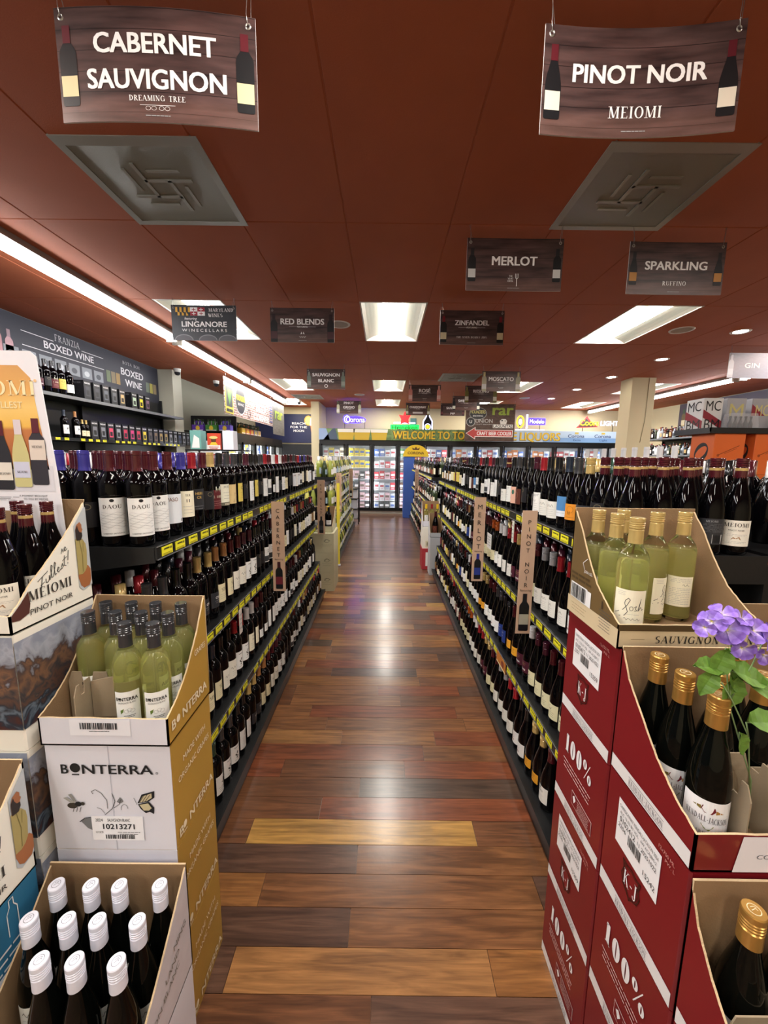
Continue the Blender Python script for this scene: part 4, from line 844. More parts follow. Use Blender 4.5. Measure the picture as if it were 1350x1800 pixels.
# === left: mustard and white cartons =========================================
BX = (-.815, -.512, .842, 1.055)
def bont_side(o, D, h, seed=0):
    d = Decal(); w_ = P('#efe2c4')
    d.text('MADE WITH', D*.52, h*.70, .017, w_, w=.12, it=0); d.text('ORGANIC GRAPES', D*.50, h*.56, .017, w_, w=.165); d.text('B   NTERRA', D*.50, h*.06, .026, w_, bold=.03, w=.185); d.ell(D*.19, h*.06+.014, .0085, .010, w_); d.rect1(D*.15, h*.05-.003, D*.23, h*.05, w_)
    d.build('printing', o, FPX(BX[1]-BX[0], 0, 0))
def bont_front(o, W, h):
    d = Decal()
    d.text('B', -.107, h*.735, .026, INK, bold=.03); d.ell(-.082, h*.735+.015, .0125, .0125, INK); d.rect1(-.091, h*.735-.005, -.073, h*.735-.0015, INK); d.text('NTERRA', .022, h*.735, .026, INK, bold=.03, w=.172); d.ring(.117, h*.735+.003, .003, .003, .001, INK)
    # bee
    B = P('#3a352c'); d.ell(-.098, .125, .013, .008, B); d.ell(-.083, .130, .008, .007, INK, 2); d.ell(-.072, .131, .005, .005, B, 2); d.poly([(-.088,.135),(-.110,.150),(-.118,.147),(-.100,.133)], P('#a3a3a0'), 3); d.poly([(-.086,.136),(-.098,.158),(-.106,.156),(-.094,.138)], P('#8f8f8c'), 2); [d.line([(-.094+.008*k,.12),(-.098+.008*k,.108)], .0012, INK) for k in range(3)]
    # swallowtail
    Y = P('#c9bd98'); d.poly([(.063,.133),(.075,.158),(.107,.168),(.106,.150),(.09,.138)], INK); d.poly([(.068,.136),(.078,.154),(.100,.162),(.100,.150),(.086,.140)], Y, 2); d.poly([(.064,.131),(.092,.138),(.104,.122),(.102,.104),(.092,.110),(.082,.106),(.07,.118)], INK); d.poly([(.068,.130),(.09,.134),(.098,.121),(.090,.114),(.078,.114)], Y, 2); d.line([(.062,.13),(.055,.148)], .001, INK); [d.line([(.07+.006*k,.138),(.082+.007*k,.158)], .0012, INK, 3) for k in range(3)]
    # vine
    d.line([(-.02,.10),(.0,.118),(.008,.138),(.002,.16)], .0016, P('#4a4a48')); d.line([(-.045,.158),(-.048,.165),(-.038,.170),(-.024,.160),(-.012,.140),(-.012,.118)], .0014, P('#5a5a58')); d.line([(.004,.12),(.018,.130),(.022,.142)], .0012, P('#4a4a48')); d.poly([(.012,.137),(.021,.150),(.029,.138),(.02,.132)], P('#77787a')); d.ring(.030,.118,.009,.012,.0012,P('#6a6a68'),a0=0,a1=200); d.line([(-.038,.12),(-.028,.116),(-.02,.104)], .001, P('#5a5a58'))
    d.poly([(-.082,.082),(-.064,.092),(-.052,.09),(-.052,.055),(-.066,.062),(-.072,.07)], P('#77787a')); d.line([(-.084,.080),(-.07,.091),(-.05,.094)], .002, INK, 2)
    # shipping label
    d.rect1(-.054, .030, .074, .098, P('#f0f0f4'), 3); d.text('2024', -.044, .083, .0085, INK, al='l', w=.018, l=4); d.text('SAUVIGNON BLANC', -.014, .083, .0085, INK, al='l', w=.056, l=4); d.text('10213271', -.026, .062, .015, INK, al='l', w=.078, bold=.03, l=4); d.text('11/13/25', -.045, .050, .006, INK, al='l', w=.018, l=4)
    d.lines(.008, .066, .052, 2, .005, P('#4a4a4c'), .0014, l=4); d.bars(-.022, .034, .052, .046, INK, 4, 26)
    d.rect1(.0015, .0, .003, h, P('#b9bac6')); d.build('printing', o, FRONT(W/2, -.0023, 0))
h = .2915
for i in range(3):
    o = carton(*BX, .0 + h*i, h, MUST, 'mustard and white wine carton, %s of the left aisle-corner stack' % ('bottom', 'second from bottom', 'third from bottom, butterfly front')[i], 'stacked mustard cartons')
    W, D = BX[1]-BX[0], BX[3]-BX[2]; b = MB(); b.box(.001, W-.0005, -.0022, .0002, .001, h-.002, CARTW); b.build('front_face', o)
    bont_side(o, D, h); 
    if i == 2:
        bont_front(o, W, h)
zt = 3*h
o = tray(BX[0]-.004, BX[1]+.002, BX[2]-.006, BX[3], zt, .298, .072, MUST, 'cut-open mustard case of green-gold wine bottles on the left corner stack', mfront=CARTW, mleft=CARTW, cut=[(.213,.298),(.212,.295),(.165,.215),(.10,.135),(.05,.095),(.0,.072)])
d = Decal(); d.rect1(.075,.028,.22,.07,P('#e9e9f0')); d.bars(.10,.045,.19,.062,INK,3,30); d.lines(.12,.17,.038,1,.01,INK,.002); d.build('printing', o, FRONT(0, 0, 0))
d = Decal(); w_ = P('#efe2c4'); d.text('B   NTERRA', .105, .030, .026, w_, bold=.03, w=.18, rot=0); d.ell(.045,.043,.0085,.010,w_); d.text('GRAPES', .17, .155, .017, w_, w=.06); d.build('printing', o, FPX(BX[1]-BX[0]+.006, 0, 0))
for pts in (((.0830,.012),(.0830,.08)), ((.01,.0848),(.14,.0848))): divider(o, pts, .115, .14)
tz = MB(); tz.prism([(.0,.03),(.10,.03),(.10,.135),(.055,.14),(.0,.128)], lambda u, v, k: (.085+u, .062+.003*k+u*.05, v), KRAFTD); tz.build('torn_flap', o)
# pale wine bottles
SBG = mat('clear_green_tinted_glass', (.97, .985, .92), .012, trans=1, ior=1.32); WINE = mat('pale_straw_wine', (.93, .94, .42), .03, trans=.80, ior=1.25)
def pale(prof, fill, name):
    gm = body(prof, 24, SBG, name); lm = MB(); lq = [(0,.010),(.031,.010),(.0355,.016)] + [(r-.0022, z) for r, z in prof if .016 < z < fill]; lq += [(lq[-1][0], fill), (0, fill)]
    lm.lathe(lq, 20, WINE); return gm, lm.mesh('wine')
PALE = pale(BORD, .226, 'white_wine_bottle'); PALEJ = pale(BORD, .200, 'white_wine_bottle')
def pale_bottle(x, y, z, rz, cap, design, label, group, s, P_=PALE, rev=None, sc=True):
    o = link('white_wine_bottle', P_[0], None, (x, y, z)); o.scale = s; tag(o, label, 'wine bottle', group)
    link('wine', P_[1], o); link('capsule', capmesh(cap, sc), o).scale = (1.12, 1.12, 1)
    if design: link('label', labmesh(design), o, (0,0,0), (0,0,rz))
    if rev: l = link('label', labmesh(rev), o); l.rotation_euler = (0,0,math.pi+rz)
    return o
xs = (-.768, -.697, -.630, -.560); ys = (.888, .953, 1.018); s9 = (.84, .84, .955)
for j, y in enumerate(ys):
    for i, x in enumerate(xs):
        if (i, j) in ((0, 0), (1, 0)): continue
        pale_bottle(x, y, zt+.004, R(12+4*i), 'charcoal', 'bont', 'pale green-gold bottle with grey screw cap, %s row, %s from left' % (('front', 'middle', 'back')[j], ordinal(i+1 - (2 if j == 0 else 0))), 'bottles in the mustard case', s9)
# === white-capped dark bottles, low left ======================================
LOW = (-.806, -.475, .590, .812)
o = carton(LOW[0], LOW[1], LOW[2], LOW[3], 0, .288, CARTW, 'white carton on the floor under the white-capped bottles'); 
LILW = mat('pale_grey_printed_board', '#cfc9cf', .5, var=.05, vscale=30)
o = tray(*LOW, .288, .292, .10, LILW, 'cut-open pale case of dark bottles with white caps, low left', cut=[(.222,.292),(.219,.285),(.16,.225),(.10,.17),(.045,.125),(0,.10)])
d = Decal(); ink = P('#6f6e64')
for k, t in enumerate(('NING', 'LAND', 'NON BLANC')): d.text(t, .175-.035*k, .145-.035*k, .016, ink, maxw=.12, rot=8)
d.clip(under([(.222,.292),(.219,.285),(.16,.225),(.10,.17),(.045,.125),(0,.10)])).build('printing', o, FPX(LOW[1]-LOW[0], 0, 0))
DARKG = mat('black_green_glass', (.0018,.0022,.0018), .045, spec=.28)
BODYD = body(BURG, 24, DARKG)
WCAP = mat('white_screwcap_enamel', '#dfe0ee', .3, coat=.3)
def topcap(mcap, mark):
    mb = MB(); p = [(.0175,.238),(.0172,.2665),(.0150,.2685),(.0175,.2705),(.0175,.2735),(.0156,.275),(.0175,.2765),(.0175,.279),(.0156,.2805),(.0175,.282),(.0175,.2845),(.0156,.286),(.0175,.2875),(.0175,.2975),(.0163,.3),(0,.3)]
    mb.lathe([(r_*1.1, z_) for r_, z_ in p], 24, mcap, crease=True); d = Decal(); d.ring(0,0,.0105,.0105,.0011,mark); d.line([(-.004,-.004),(.002,.003),(.005,.001)], .001, mark); d.line([(-.005,.002),(.0,.006),(.004,.005)], .001, mark)
    d.into(mb, lambda a, b, l: (a, b, .3002+.0001*l)); return mb.mesh('capsule')
WC = topcap(WCAP, P('#6b6a75'))
g = {0: ((-.755,.766),(-.675,.766),(-.608,.766),(-.515,.768)), 1: ((-.757,.698),(-.675,.698),(-.608,.697),(-.522,.697)), 2: ((-.674,.630),(-.604,.630),(-.520,.629))}
for rr, lst in g.items():
    for i, (x, y) in enumerate(lst):
        o = link('wine_bottle', BODYD, None, (x, y, .2925)); o.scale = (.84,.84,.94); tag(o, 'dark bottle with white screw cap, %s row of the low left case, %s from left' % (('back', 'middle', 'front')[rr], ordinal(i+1)), 'wine bottle', 'white-capped bottles low left')
        link('capsule', WC, o); link('label', labmesh('script_burg', .0388), o, (0,0,0), (0,0,R(20)))
# === left: cream display cases and picture cartons ============================
SHIRT, SKIN = P('#a8985f'), P('#a06642')
def artmat():
    m = mat('printed_landscape_painting', '#808080', .45); nt = m.node_tree; b = nt.nodes['Principled BSDF']; N = nt.nodes.new; L = nt.links.new
    tc = N('ShaderNodeTexCoord'); sx = N('ShaderNodeSeparateXYZ'); L(tc.outputs['Object'], sx.inputs[0]); n = N('ShaderNodeTexNoise'); n.inputs['Scale'].default_value = 22; n.inputs['Detail'].default_value = 9; n.inputs['Distortion'].default_value = .8; L(tc.outputs['Object'], n.inputs['Vector'])
    a = N('ShaderNodeMath'); a.operation = 'MULTIPLY_ADD'; a.inputs[1].default_value = .19; L(n.outputs[0], a.inputs[0]); L(sx.outputs['Z'], a.inputs[2])
    mr = N('ShaderNodeMapRange'); mr.inputs[1].default_value = .08; mr.inputs[2].default_value = .36; L(a.outputs[0], mr.inputs[0])
    r = N('ShaderNodeValToRGB'); e = r.color_ramp.elements; e[0].position = 0; e[0].color = lin('#3c1f1c'); e[1].position = 1; e[1].color = lin('#8d93a3')
    for p, c_ in ((.22,'#4a2a26'),(.30,'#27303c'),(.37,'#66727f'),(.43,'#2c3038'),(.50,'#5d4338'),(.57,'#39383c'),(.66,'#7a5a45'),(.74,'#4b3c3a'),(.80,'#8b8f9b'),(.9,'#a5a9b6')): q = e.new(p); q.color = lin(c_)
    L(mr.outputs[0], r.inputs[0]); L(r.outputs[0], b.inputs['Base Color']); return m
ART = artmat()
EX = (-1.15, -.840, .822, 1.07)
for i in range(4):
    zz = .29*i; o = carton(*EX, zz, .289, CREAM, 'cream carton with a printed landscape painting, %s in the far left stack' % ('bottom', 'second from bottom', 'third from bottom', 'topmost')[i], 'landscape cartons')
    d = Decal(); d.rect1(.0,.055,.31,.285,ART); d.text('MEIOMI', .15, .022, .014, P('#6b655c'), serif=True); d.build('printing', o, FRONT(0,0,0)); d = Decal(); d.rect1(.0,.055,.248,.27,ART); d.build('printing', o, FPX(.31,0,0))
def cream_side(o, W, D, cutl):
    d = Decal()
    # man in profile, printed in the far part of the side
    M0 = .185
    d.poly([(.200,.045),(.212,.032),(D-.002,.040),(D-.002,.262),(.240,.262),(.226,.246),(.200,.216)], P('#b9bec2'))
    d.poly([(.200,.07),(.206,.048),(.216,.038),(.236,.040),(.243,.055),(.244,.085),(.236,.098),(.200,.098)], P('#a5673f'), 2); d.poly([(.200,.080),(.214,.078),(.224,.084),(.232,.095),(.236,.14),(.234,.160),(.224,.176),(.212,.180),(.200,.180)], SHIRT, 3); d.line([(.212,.178),(.219,.13),(.216,.085)], .0015, P('#7d7040'), 4); d.line([(.226,.170),(.222,.14)], .0012, P('#7d7040'), 4)
    d.poly([(.203,.176),(.216,.174),(.223,.184),(.224,.196),(.2275,.202),(.2245,.207),(.225,.216),(.219,.224),(.208,.218),(.203,.205)], SKIN, 4); d.poly([(.203,.176),(.218,.174),(.224,.184),(.2235,.194),(.216,.196),(.211,.206),(.2095,.216),(.203,.206)], P('#2d2420'), 5)
    d.text('MEIOMI', .112, .060, .025, P('#34302d'), serif=True, w=.125); d.text('PINOT NOIR', .112, .028, .014, P('#34302d'), w=.125, bold=.0)
    i_ = P('#4b4a48'); K = lambda pts, w_: d.line([(.080+(u-.056)*1.15, .076+(v-.118)*.86+(u-.056)*.52) for u, v in pts], w_, i_)
    K([(.058,.108),(.066,.150)], .0022); K([(.054,.148),(.080,.153)], .0018); K([(.060,.130),(.070,.131)], .0016); x = .074
    K([(x,.136),(x,.125),(x+.004,.122),(x+.008,.127),(x+.009,.137),(x+.010,.123)], .0019); x += .013
    for k in range(2): K([(x-.003,.124),(x+.006,.155),(x+.003,.161),(x+.001,.150),(x+.002,.124),(x+.006,.124)], .0018); x += .009
    K([(x,.129),(x+.005,.134),(x+.002,.138),(x-.001,.130),(x+.003,.122),(x+.008,.126)], .0018); x += .009
    K([(x,.124),(x+.005,.138),(x+.007,.127),(x+.002,.123)], .0018); x += .010; K([(x+.003,.155),(x,.127),(x+.005,.122)], .0019); K([(x-.004,.145),(x+.009,.146)], .0015); K([(x+.015,.160),(x+.011,.133)], .0022); K([(x+.0100,.124),(x+.0102,.1255)], .0024)
    K([(.128,.170),(.133,.175),(.130,.179),(.127,.172),(.131,.166),(.136,.169)], .0018); K([(.119,.168),(.122,.18),(.125,.167)], .0016)
    d.poly([(.003,.030),(.022,.026),(.047,.034),(.052,.055),(.050,.086),(.028,.064),(.003,.043)], P('#54302a'))
    d.clip(under(cutl)).build('printing', o, FPX(W,0,0))
ccut = [(.248,.282),(.247,.278),(.19,.215),(.12,.150),(.055,.098),(.03,.070),(.0,.044)]
o = tray(*EX, 1.16, .284, .044, CREAM, 'cut-open cream case of maroon-capped bottles under the tall display card', cut=ccut); cream_side(o, .31, .248, ccut)
for k, (x, y) in enumerate(((-.902,.885),(-.985,.885),(-.902,.955),(-.985,.955),(-.985,1.022),(-.902,1.018),(-1.068,.955))):
    if k == 1: continue
    b = bottle(x, y, 1.1645, R(35 if k else 18), 'burg', 'maroon', 'mei', 'maroon-capped bottle in the cream display case, %s' % ('front right', '', 'middle right', 'middle centre', 'back centre', 'back right', 'middle left')[k], 'bottles in the cream case', True, 'gold', s=(.9,.9,.93))
# tall display card
o = thing('display_card', 'tall white display card printed with four wine bottles at a golden sunset', 'display card', (-1.25, 1.052, 1.166), 0)
CW = .368; b = MB(); b.prism([(0,0),(CW-.0,0),(CW-.01,.33),(CW-.035,.655),(CW-.05,.668),(0,.672)], lambda u, v, k: (u, .003*k, v), mat('white_display_board', '#e6e4ea', .45)); b.build('board', o)
def sunset():
    m = mat('printed_sunset', '#e0a860', .4); nt = m.node_tree; b_ = nt.nodes['Principled BSDF']; N = nt.nodes.new; L = nt.links.new
    tc = N('ShaderNodeTexCoord'); sx = N('ShaderNodeSeparateXYZ'); L(tc.outputs['Object'], sx.inputs[0]); mr = N('ShaderNodeMapRange'); mr.inputs[1].default_value = .40; mr.inputs[2].default_value = .65; L(sx.outputs['Z'], mr.inputs[0])
    n = N('ShaderNodeTexNoise'); n.inputs['Scale'].default_value = 30; L(tc.outputs['Object'], n.inputs['Vector']); r = N('ShaderNodeValToRGB'); e = r.color_ramp.elements; e[0].position = 0; e[0].color = lin('#a9623c'); e[1].position = 1; e[1].color = lin('#cf9a5c')
    for p, c_ in ((.26,'#c07a48'),(.30,'#e8b858'),(.5,'#efc878'),(.7,'#dfa860')): q = e.new(p); q.color = lin(c_)
    L(mr.outputs[0], r.inputs[0]); L(r.outputs[0], b_.inputs['Base Color']); return m
d = Decal(); d.poly([(0,.36),(CW-.03,.36),(CW-.055,.60),(CW-.085,.632),(0,.632)], sunset(), 0); d.rect1(0,.30,CW-.02,.37,P('#d8d6de'),0)
d.text('MEIOMI', .205, .555, .038, P('#f2e2b4'), serif=True, w=.235); d.text('LIVE LIFE TO THE FULLEST', .285, .522, .018, P('#f2e2b4'), al='r', w=.27, bold=.01); d.ell(.325,.593,.004,.004,P('#f2c08a'))
bottle_art(d, .150, .308, .170, P('#2c1518'), P('#5a1d2a'), P('#d5d5e2'), 2, BURG, (.14,.38)); bottle_art(d, .215, .304, .185, P('#2b2a30'), P('#5a1d2a'), P('#e0d8cc'), 3, BURG, (.14,.40)); bottle_art(d, .265, .312, .180, P('#c9c188'), P('#d8cdd2'), P('#c9cbe0'), 4, BURG, (.14,.38)); bottle_art(d, .312, .318, .178, P('#35323a'), P('#5a1d2a'), P('#dccfc4'), 2, BORD, (.38,.68))
for x, y, s_ in ((.150,.342,.018),(.215,.345,.022),(.265,.350,.018),(.312,.418,.018)): d.text('MEIOMI', x, y, .006, P('#4a403c'), serif=True, w=s_*1.5, l=6)
d.text('A MOMENT BROUGHT', .325, .285, .0055, INK, al='r'); d.text('TO YOU BY MEIOMI', .325, .276, .0055, INK, al='r'); d.lines(.02,.25,.283,3,.004,P('#6a6a70'),.0012)
d.build('printing', o, FRONT(0,0,0,.0004)); d = Decal(); d.poly([(.155,.02),(.305,.02),(.272,.245),(.165,.247)], KRAFT, 1); d.build('cut_out_window', o, FRONT(0,0,0,.0004))
# lower cream case, far left front, on a blue and white carton
fcut = [(.245,.282),(.244,.278),(.19,.215),(.12,.150),(.055,.098),(.03,.070),(.0,.044)]
FXa = (-1.13, -.830, .555, .800)
o = tray(*FXa, .585, .284, .044, CREAM, 'lower cut-open cream case at the left edge, beside the white-capped bottles', cut=fcut); cream_side(o, .30, .245, fcut)
for k, (x, y) in enumerate(((-.90,.62),(-.98,.62))): bottle(x, y, .5895, R(30), 'burg', 'maroon', 'mei', 'maroon-capped bottle in the lower cream case, %s' % ('right', 'left')[k], 'bottles in the lower cream case', True, 'gold', s=(.9,.9,.93))
for i in range(2):
    o = carton(*FXa, .2925*i, .292, P('#2f6f93') if i else CREAM, 'blue and white carton directly under the lower cream case' if i else 'cream carton on the floor at the far left edge')
    if i:
        d = Decal(); d.poly([(0,0),(.245,0),(.245,.13),(0,.13)], P('#e3e3e6')); d.text('A', .06, .20, .03, OFF, serif=True); d.lines(.02,.22,.175,3,.02,OFF,.005); d.line([(.165,.20),(.165,.255),(.172,.268),(.172,.285),(.182,.285),(.182,.268),(.189,.255),(.189,.20)], .002, OFF); d.lines(.02,.2,.10,3,.022,P('#4b4b50'),.006); d.build('printing', o, FPX(.30,0,0))

# === right: red cartons =======================================================
def crest(d, cx, cy, s, col):
    o_ = [(-.5,.62),(-.25,.58),(0,.66),(.25,.58),(.5,.62),(.42,.3),(.52,0),(.40,-.35),(.12,-.52),(0,-.66),(-.12,-.52),(-.40,-.35),(-.52,0),(-.42,.3),(-.5,.62)]
    d.line([(cx+a*s, cy+b_*s) for a, b_ in o_], s*.055, col); d.line([(cx+a*s*.82, cy+b_*s*.86) for a, b_ in o_], s*.03, col)
RW = P('#e7e5e6'); DKR = P('#3b1410')
def kj_label(d, u0, h, serial, tail):
    # sticker, crest and band; u runs from the far edge towards the camera
    d.rect1(u0+.045, h*.50, u0+.175, h*.86, RW, 1); d.text('CHARDONNAY KENDALL-JACKSON 2024', u0+.11, h*.80, .008, P('#55545a'), w=.118, l=3); d.text('ALC 13.5% BY VOL   6W ACAJBM-2', u0+.11, h*.755, .007, P('#55545a'), w=.112, l=3)
    d.text('0102412', u0+.055, h*.695, .013, P('#3a3a3e'), al='l', w=.05, l=3); d.text('11 20251022', u0+.112, h*.70, .0095, P('#3a3a3e'), al='l', w=.055, l=3); d.text(serial, u0+.052, h*.645, .010, P('#3a3a3e'), al='l', w=.025, l=3); d.text(tail, u0+.135, h*.56, .012, P('#3a3a3e'), al='l', w=.034, l=3); d.bars(u0+.085, h*.60, u0+.125, h*.68, INK, 3, 16)
    d.text('12x750 ML', u0+.185, h*.90, .008, P('#c98a84'), w=.04, al='c'); d.text('PW. L', u0+.195, h*.86, .007, P('#c98a84'))
    crest(d, u0+.105, h*.34, .055, DKR); d.text('K-J', u0+.105, h*.29, .034, RW, serif=True, w=.040)
def kj_100(d, u0, h):
    d.text('100%', u0+.115, h*.60, .052, RW, serif=True, T=.26, w=.135); d.lines(u0+.04, u0+.185, h*.50, 3, .011, P('#d9b9b6'), .003, rag=.1); d.rect1(u0+.10, h*.18, u0+.20, h*.32, P('#c9a5a2'), 1); d.rect1(u0+.102, h*.19, u0+.198, h*.31, P('#6e131c'), 2); d.poly([(u0+.108,h*.27),(u0+.116,h*.30),(u0+.124,h*.27),(u0+.116,h*.22)], RW, 3); d.lines(u0+.13,u0+.19,h*.285,5,.006,P('#c9a5a2'),.002,l=3,rag=.1)
def band(d, D, h): d.rect1(.006, .002, D-.004, h*.115, P('#dcd9d8'), 1); d.text('KENDALL-JACKSON', D*.5, h*.035, .011, P('#77727a'), serif=True, w=.10); d.rect1(D*.28, h*.085, D*.72, h*.089, P('#77727a'), 2); d.rect1(D*.28, h*.022, D*.72, h*.026, P('#77727a'), 2)
AX = (.530, .855, .805, 1.045); hA = .2885
for i in range(4):
    o = carton(*AX, hA*i, hA-.0005, KJRED, 'deep red wine carton, %s of the rear right corner stack' % ('bottom, 100% side', 'second from bottom', 'third from bottom, 100% side', 'top, white sticker side')[i], 'red cartons')
    d = Decal(); kj_100(d, .0, hA) if i % 2 == 0 else kj_label(d, .0, hA, '2257' if i == 3 else '2256', '15259'); band(d, .24, hA); d.build('printing', o, FNX(0, .24, 0))
BXR = (.527, .865, .560, .795)
for i in range(3):
    o = carton(*BXR, .2935*i, .293, KJRED, 'deep red wine carton, %s of the nearer right stack' % ('bottom', 'second from bottom, 100% side', 'third from bottom, sticker side')[i], 'red cartons')
    d = Decal(); (kj_label(d, .0, .293, '2256', '15242') if i == 2 else kj_100(d, .0, .293)); band(d, .235, .293); d.build('printing', o, FNX(0, .235, 0))
zb = .8815
rc = [(.235,.286),(.234,.282),(.205,.225),(.155,.175),(.105,.125),(.05,.090),(0,.072)]
o = tray(*BXR, zb, .286, .072, KJRED, 'cut-open red case of gold-capped dark bottles, middle right', cut=rc)
d = Decal(); d.text('our', .060+.055, .17, .010, RW); d.text('winery', .075+.055, .155, .010, RW); d.rect1(.125,.098,.18,.125,P('#c9a5a2'),1); d.rect1(.127,.100,.178,.123,P('#6e131c'),2); band(d, .235, .293); d.clip(under(rc, .235)).build('printing', o, FNX(0, .235, 0))
d = Decal(); d.poly([(.068,.002),(.338,.002),(.338,.070),(.079,.070)], P('#e6e3ea')); d.text('COMMITTED TO SUSTAINABILITY', .105, .028, .0085, P('#6a6a70'), al='l', it=.15, w=.24); d.build('printing', o, FRONT(0,0,0))
for pts in (((.0975,.012),(.0975,.09)), ((.171,.012),(.171,.09)), ((.250,.012),(.250,.225)), ((.10,.0945),(.33,.0945))): divider(o, pts, .12, .145)
GC = topcap(mat('brushed_gold_cap', '#c79a52', .28, metal=.75), P('#e8d9b0'))
def goldb(x, y, z, lab, s=(.86,.86,.94)):
    o = link('wine_bottle', BODYD, None, (x, y, z)); o.scale = s; tag(o, lab, 'wine bottle', 'gold-capped dark bottles'); link('capsule', GC, o, (0,0,0), (0,0,R(-32))); link('label', labmesh('kj', .0388), o, (0,0,0), (0,0,R(-32)))
for x, y, t in ((.590,.620,'front left'), (.584,.690,'middle left, next to the case side'), (.658,.690,'middle, behind the front bottle'), (.736,.690,'middle row right, among the leaves'), (.582,.757,'back left corner'), (.745,.757,'back right')):
    goldb(x, y, zb+.0045, 'gold-capped dark bottle in middle red case, %s' % t)
lc_ = [(.22,.289),(.218,.27),(.20,.22),(.165,.17),(.115,.12),(.06,.09),(0,.072)]
CXR = (.527, .865, .335, .555)
for i in range(2):
    o = carton(*CXR, .293*i, .2925, KJRED, 'deep red wine carton at the front right, %s' % ('on the floor', 'under the lowest open case')[i], 'red cartons'); d = Decal(); kj_label(d, 0, .293, '2256', '15242') if i else kj_100(d, 0, .293); band(d, .22, .293); d.build('printing', o, FNX(0,.22,0))
o = tray(*CXR, .5865, .289, .072, KJRED, 'cut-open red case with two gold-capped bottles, bottom right corner', cut=lc_)
d = Decal(); crest(d, .11, .085, .06, DKR); d.text('K-J', .11, .07, .03, RW, serif=True); d.line([(.062,.165),(.110,.115),(.155,.085)], .012, RW); band(d, .22, .293); d.clip(under(lc_, .22)).build('printing', o, FNX(0,.22,0))
for pts in (((.1015,.012),(.1015,.21)), ((.178,.012),(.178,.21)), ((.255,.012),(.255,.21)), ((.01,.07),(.33,.07)), ((.01,.138),(.33,.138))): divider(o, pts, .12, .145)
goldb(.590, .512, .591, 'dark bottle with gold screw cap, left in the lowest right case'); goldb(.667, .513, .591, 'dark bottle with gold screw cap, right in the lowest right case')
# pale bottles case on top of the red stack
BRN = mat('bronze_brown_printed_carton', '#6b5534', .4, var=.06, vscale=10); TANP = P('#cdbb98')
zj = 4*hA
jc = [(.232,.285),(.231,.282),(.19,.235),(.15,.175),(.10,.115),(.05,.082),(0,.056)]
JX = (.522, .845, .808, 1.040)
o = tray(*JX, zj, .288, .056, BRN, 'cut-open bronze case of pale wine bottles with gold caps, on the red stack', cut=jc, mfront=TANP)
d = Decal(); d.rect1(0,.0,.232,.045,TANP,0); d.rect1(.045,.045,.115,.085,OFF,1); d.bars(.02,.048,.095,.085,INK,3,20); d.rect1(.015,.046,.098,.088,OFF,2); d.rect1(.15,.012,.215,.072,P('#dfe6ee'),3); d.bars(.165,.066,.2,.085,INK,3,9); d.lines(.158,.208,.062,7,.007,P('#4b5058'),.0014,l=4)
d.line([(.11,.15),(.075,.135),(.065,.150),(.085,.165),(.12,.20),(.135,.23)], .0016, OFF); d.text('JOSH CELLARS', .105, .128, .007, OFF, w=.06); d.lines(.01,.18,.11,2,.012,P('#4d3c22'),.006,rag=.05); d.lines(.02,.1,.030,3,.008,P('#7b6a48'),.001)
d.clip(under(jc, .232)).build('printing', o, FNX(0,.232,0))
d = Decal(); d.rect1(0,.042,.323,.056,P('#4a3a22')); d.text('SAUVIGNON BLANC', .20, .014, .017, INK, serif=True, w=.235, it=.12); d.line([(.03,.022),(.06,.022)], .0008, P('#8d7a54')); d.build('printing', o, FRONT(0,0,0))
for x, y, de, rv, rz, t in ((.577,.864,'josh',None,-30,'frontmost, script label facing'), (.563,.996,None,'josh',20,'back left corner'), (.572,.930,None,'josh',25,'second from front on the left'), (.630,.999,None,'josh',10,'back, behind the front bottle'), (.692,.962,'josh',None,35,'centre right, label turned aside'), (.770,.972,'josh_back',None,-25,'rightmost, back label facing')):
    pale_bottle(x, y, zj+.0045, R(rz), 'gold', de, 'pale wine bottle with gold cap in the bronze case, %s' % t, 'bottles in the bronze case', (.865,.865,.945), PALEJ, rv)
# open kraft case with a maroon-capped bottle behind the flowers
for i in range(3): carton(.90, 1.2, .82, 1.05, .2935*i, .293, KRAFT, 'plain kraft carton behind the flowers, %s' % ('bottom', 'middle', 'top')[i], 'kraft cartons at the right edge')
o = tray(.90, 1.2, .82, 1.05, .8815, .29, .2, KRAFT, 'open kraft case at the right edge behind the flowers', cut=[(.23,.29),(.12,.26),(0,.2)])
bottle(.955, .985, .886, R(-40), 'burg', 'maroon', 'mei', 'maroon-capped bottle in the kraft case behind the flowers', None, True, s=(.9,.9,.93))
# artificial flower spray
def petm():
    if 'violet_silk_petal' in MATS: return MATS['violet_silk_petal']
    m = mat('violet_silk_petal', '#8d6cc4', .55); nt = m.node_tree; b = nt.nodes['Principled BSDF']; N = nt.nodes.new; L = nt.links.new
    tc = N('ShaderNodeTexCoord'); sx = N('ShaderNodeSeparateXYZ'); L(tc.outputs['Object'], sx.inputs[0]); n = N('ShaderNodeTexNoise'); n.inputs['Scale'].default_value = 160; L(tc.outputs['Object'], n.inputs['Vector'])
    a = N('ShaderNodeMath'); a.operation = 'MULTIPLY_ADD'; a.inputs[1].default_value = .007; L(n.outputs[0], a.inputs[0]); L(sx.outputs['Y'], a.inputs[2])
    mr = N('ShaderNodeMapRange'); mr.inputs[1].default_value = .003; mr.inputs[2].default_value = .022; L(a.outputs[0], mr.inputs[0]); r = N('ShaderNodeValToRGB'); e = r.color_ramp.elements
    e[0].position = 0; e[0].color = lin('#e6dfb8'); e[1].position = 1; e[1].color = lin('#9a78d8')
    for q_, c_ in ((.18,'#ddd2ea'),(.42,'#a98fdc'),(.7,'#7f5cc0')): q = e.new(q_); q.color = lin(c_)
    L(mr.outputs[0], r.inputs[0]); L(r.outputs[0], b.inputs['Base Color']); return m
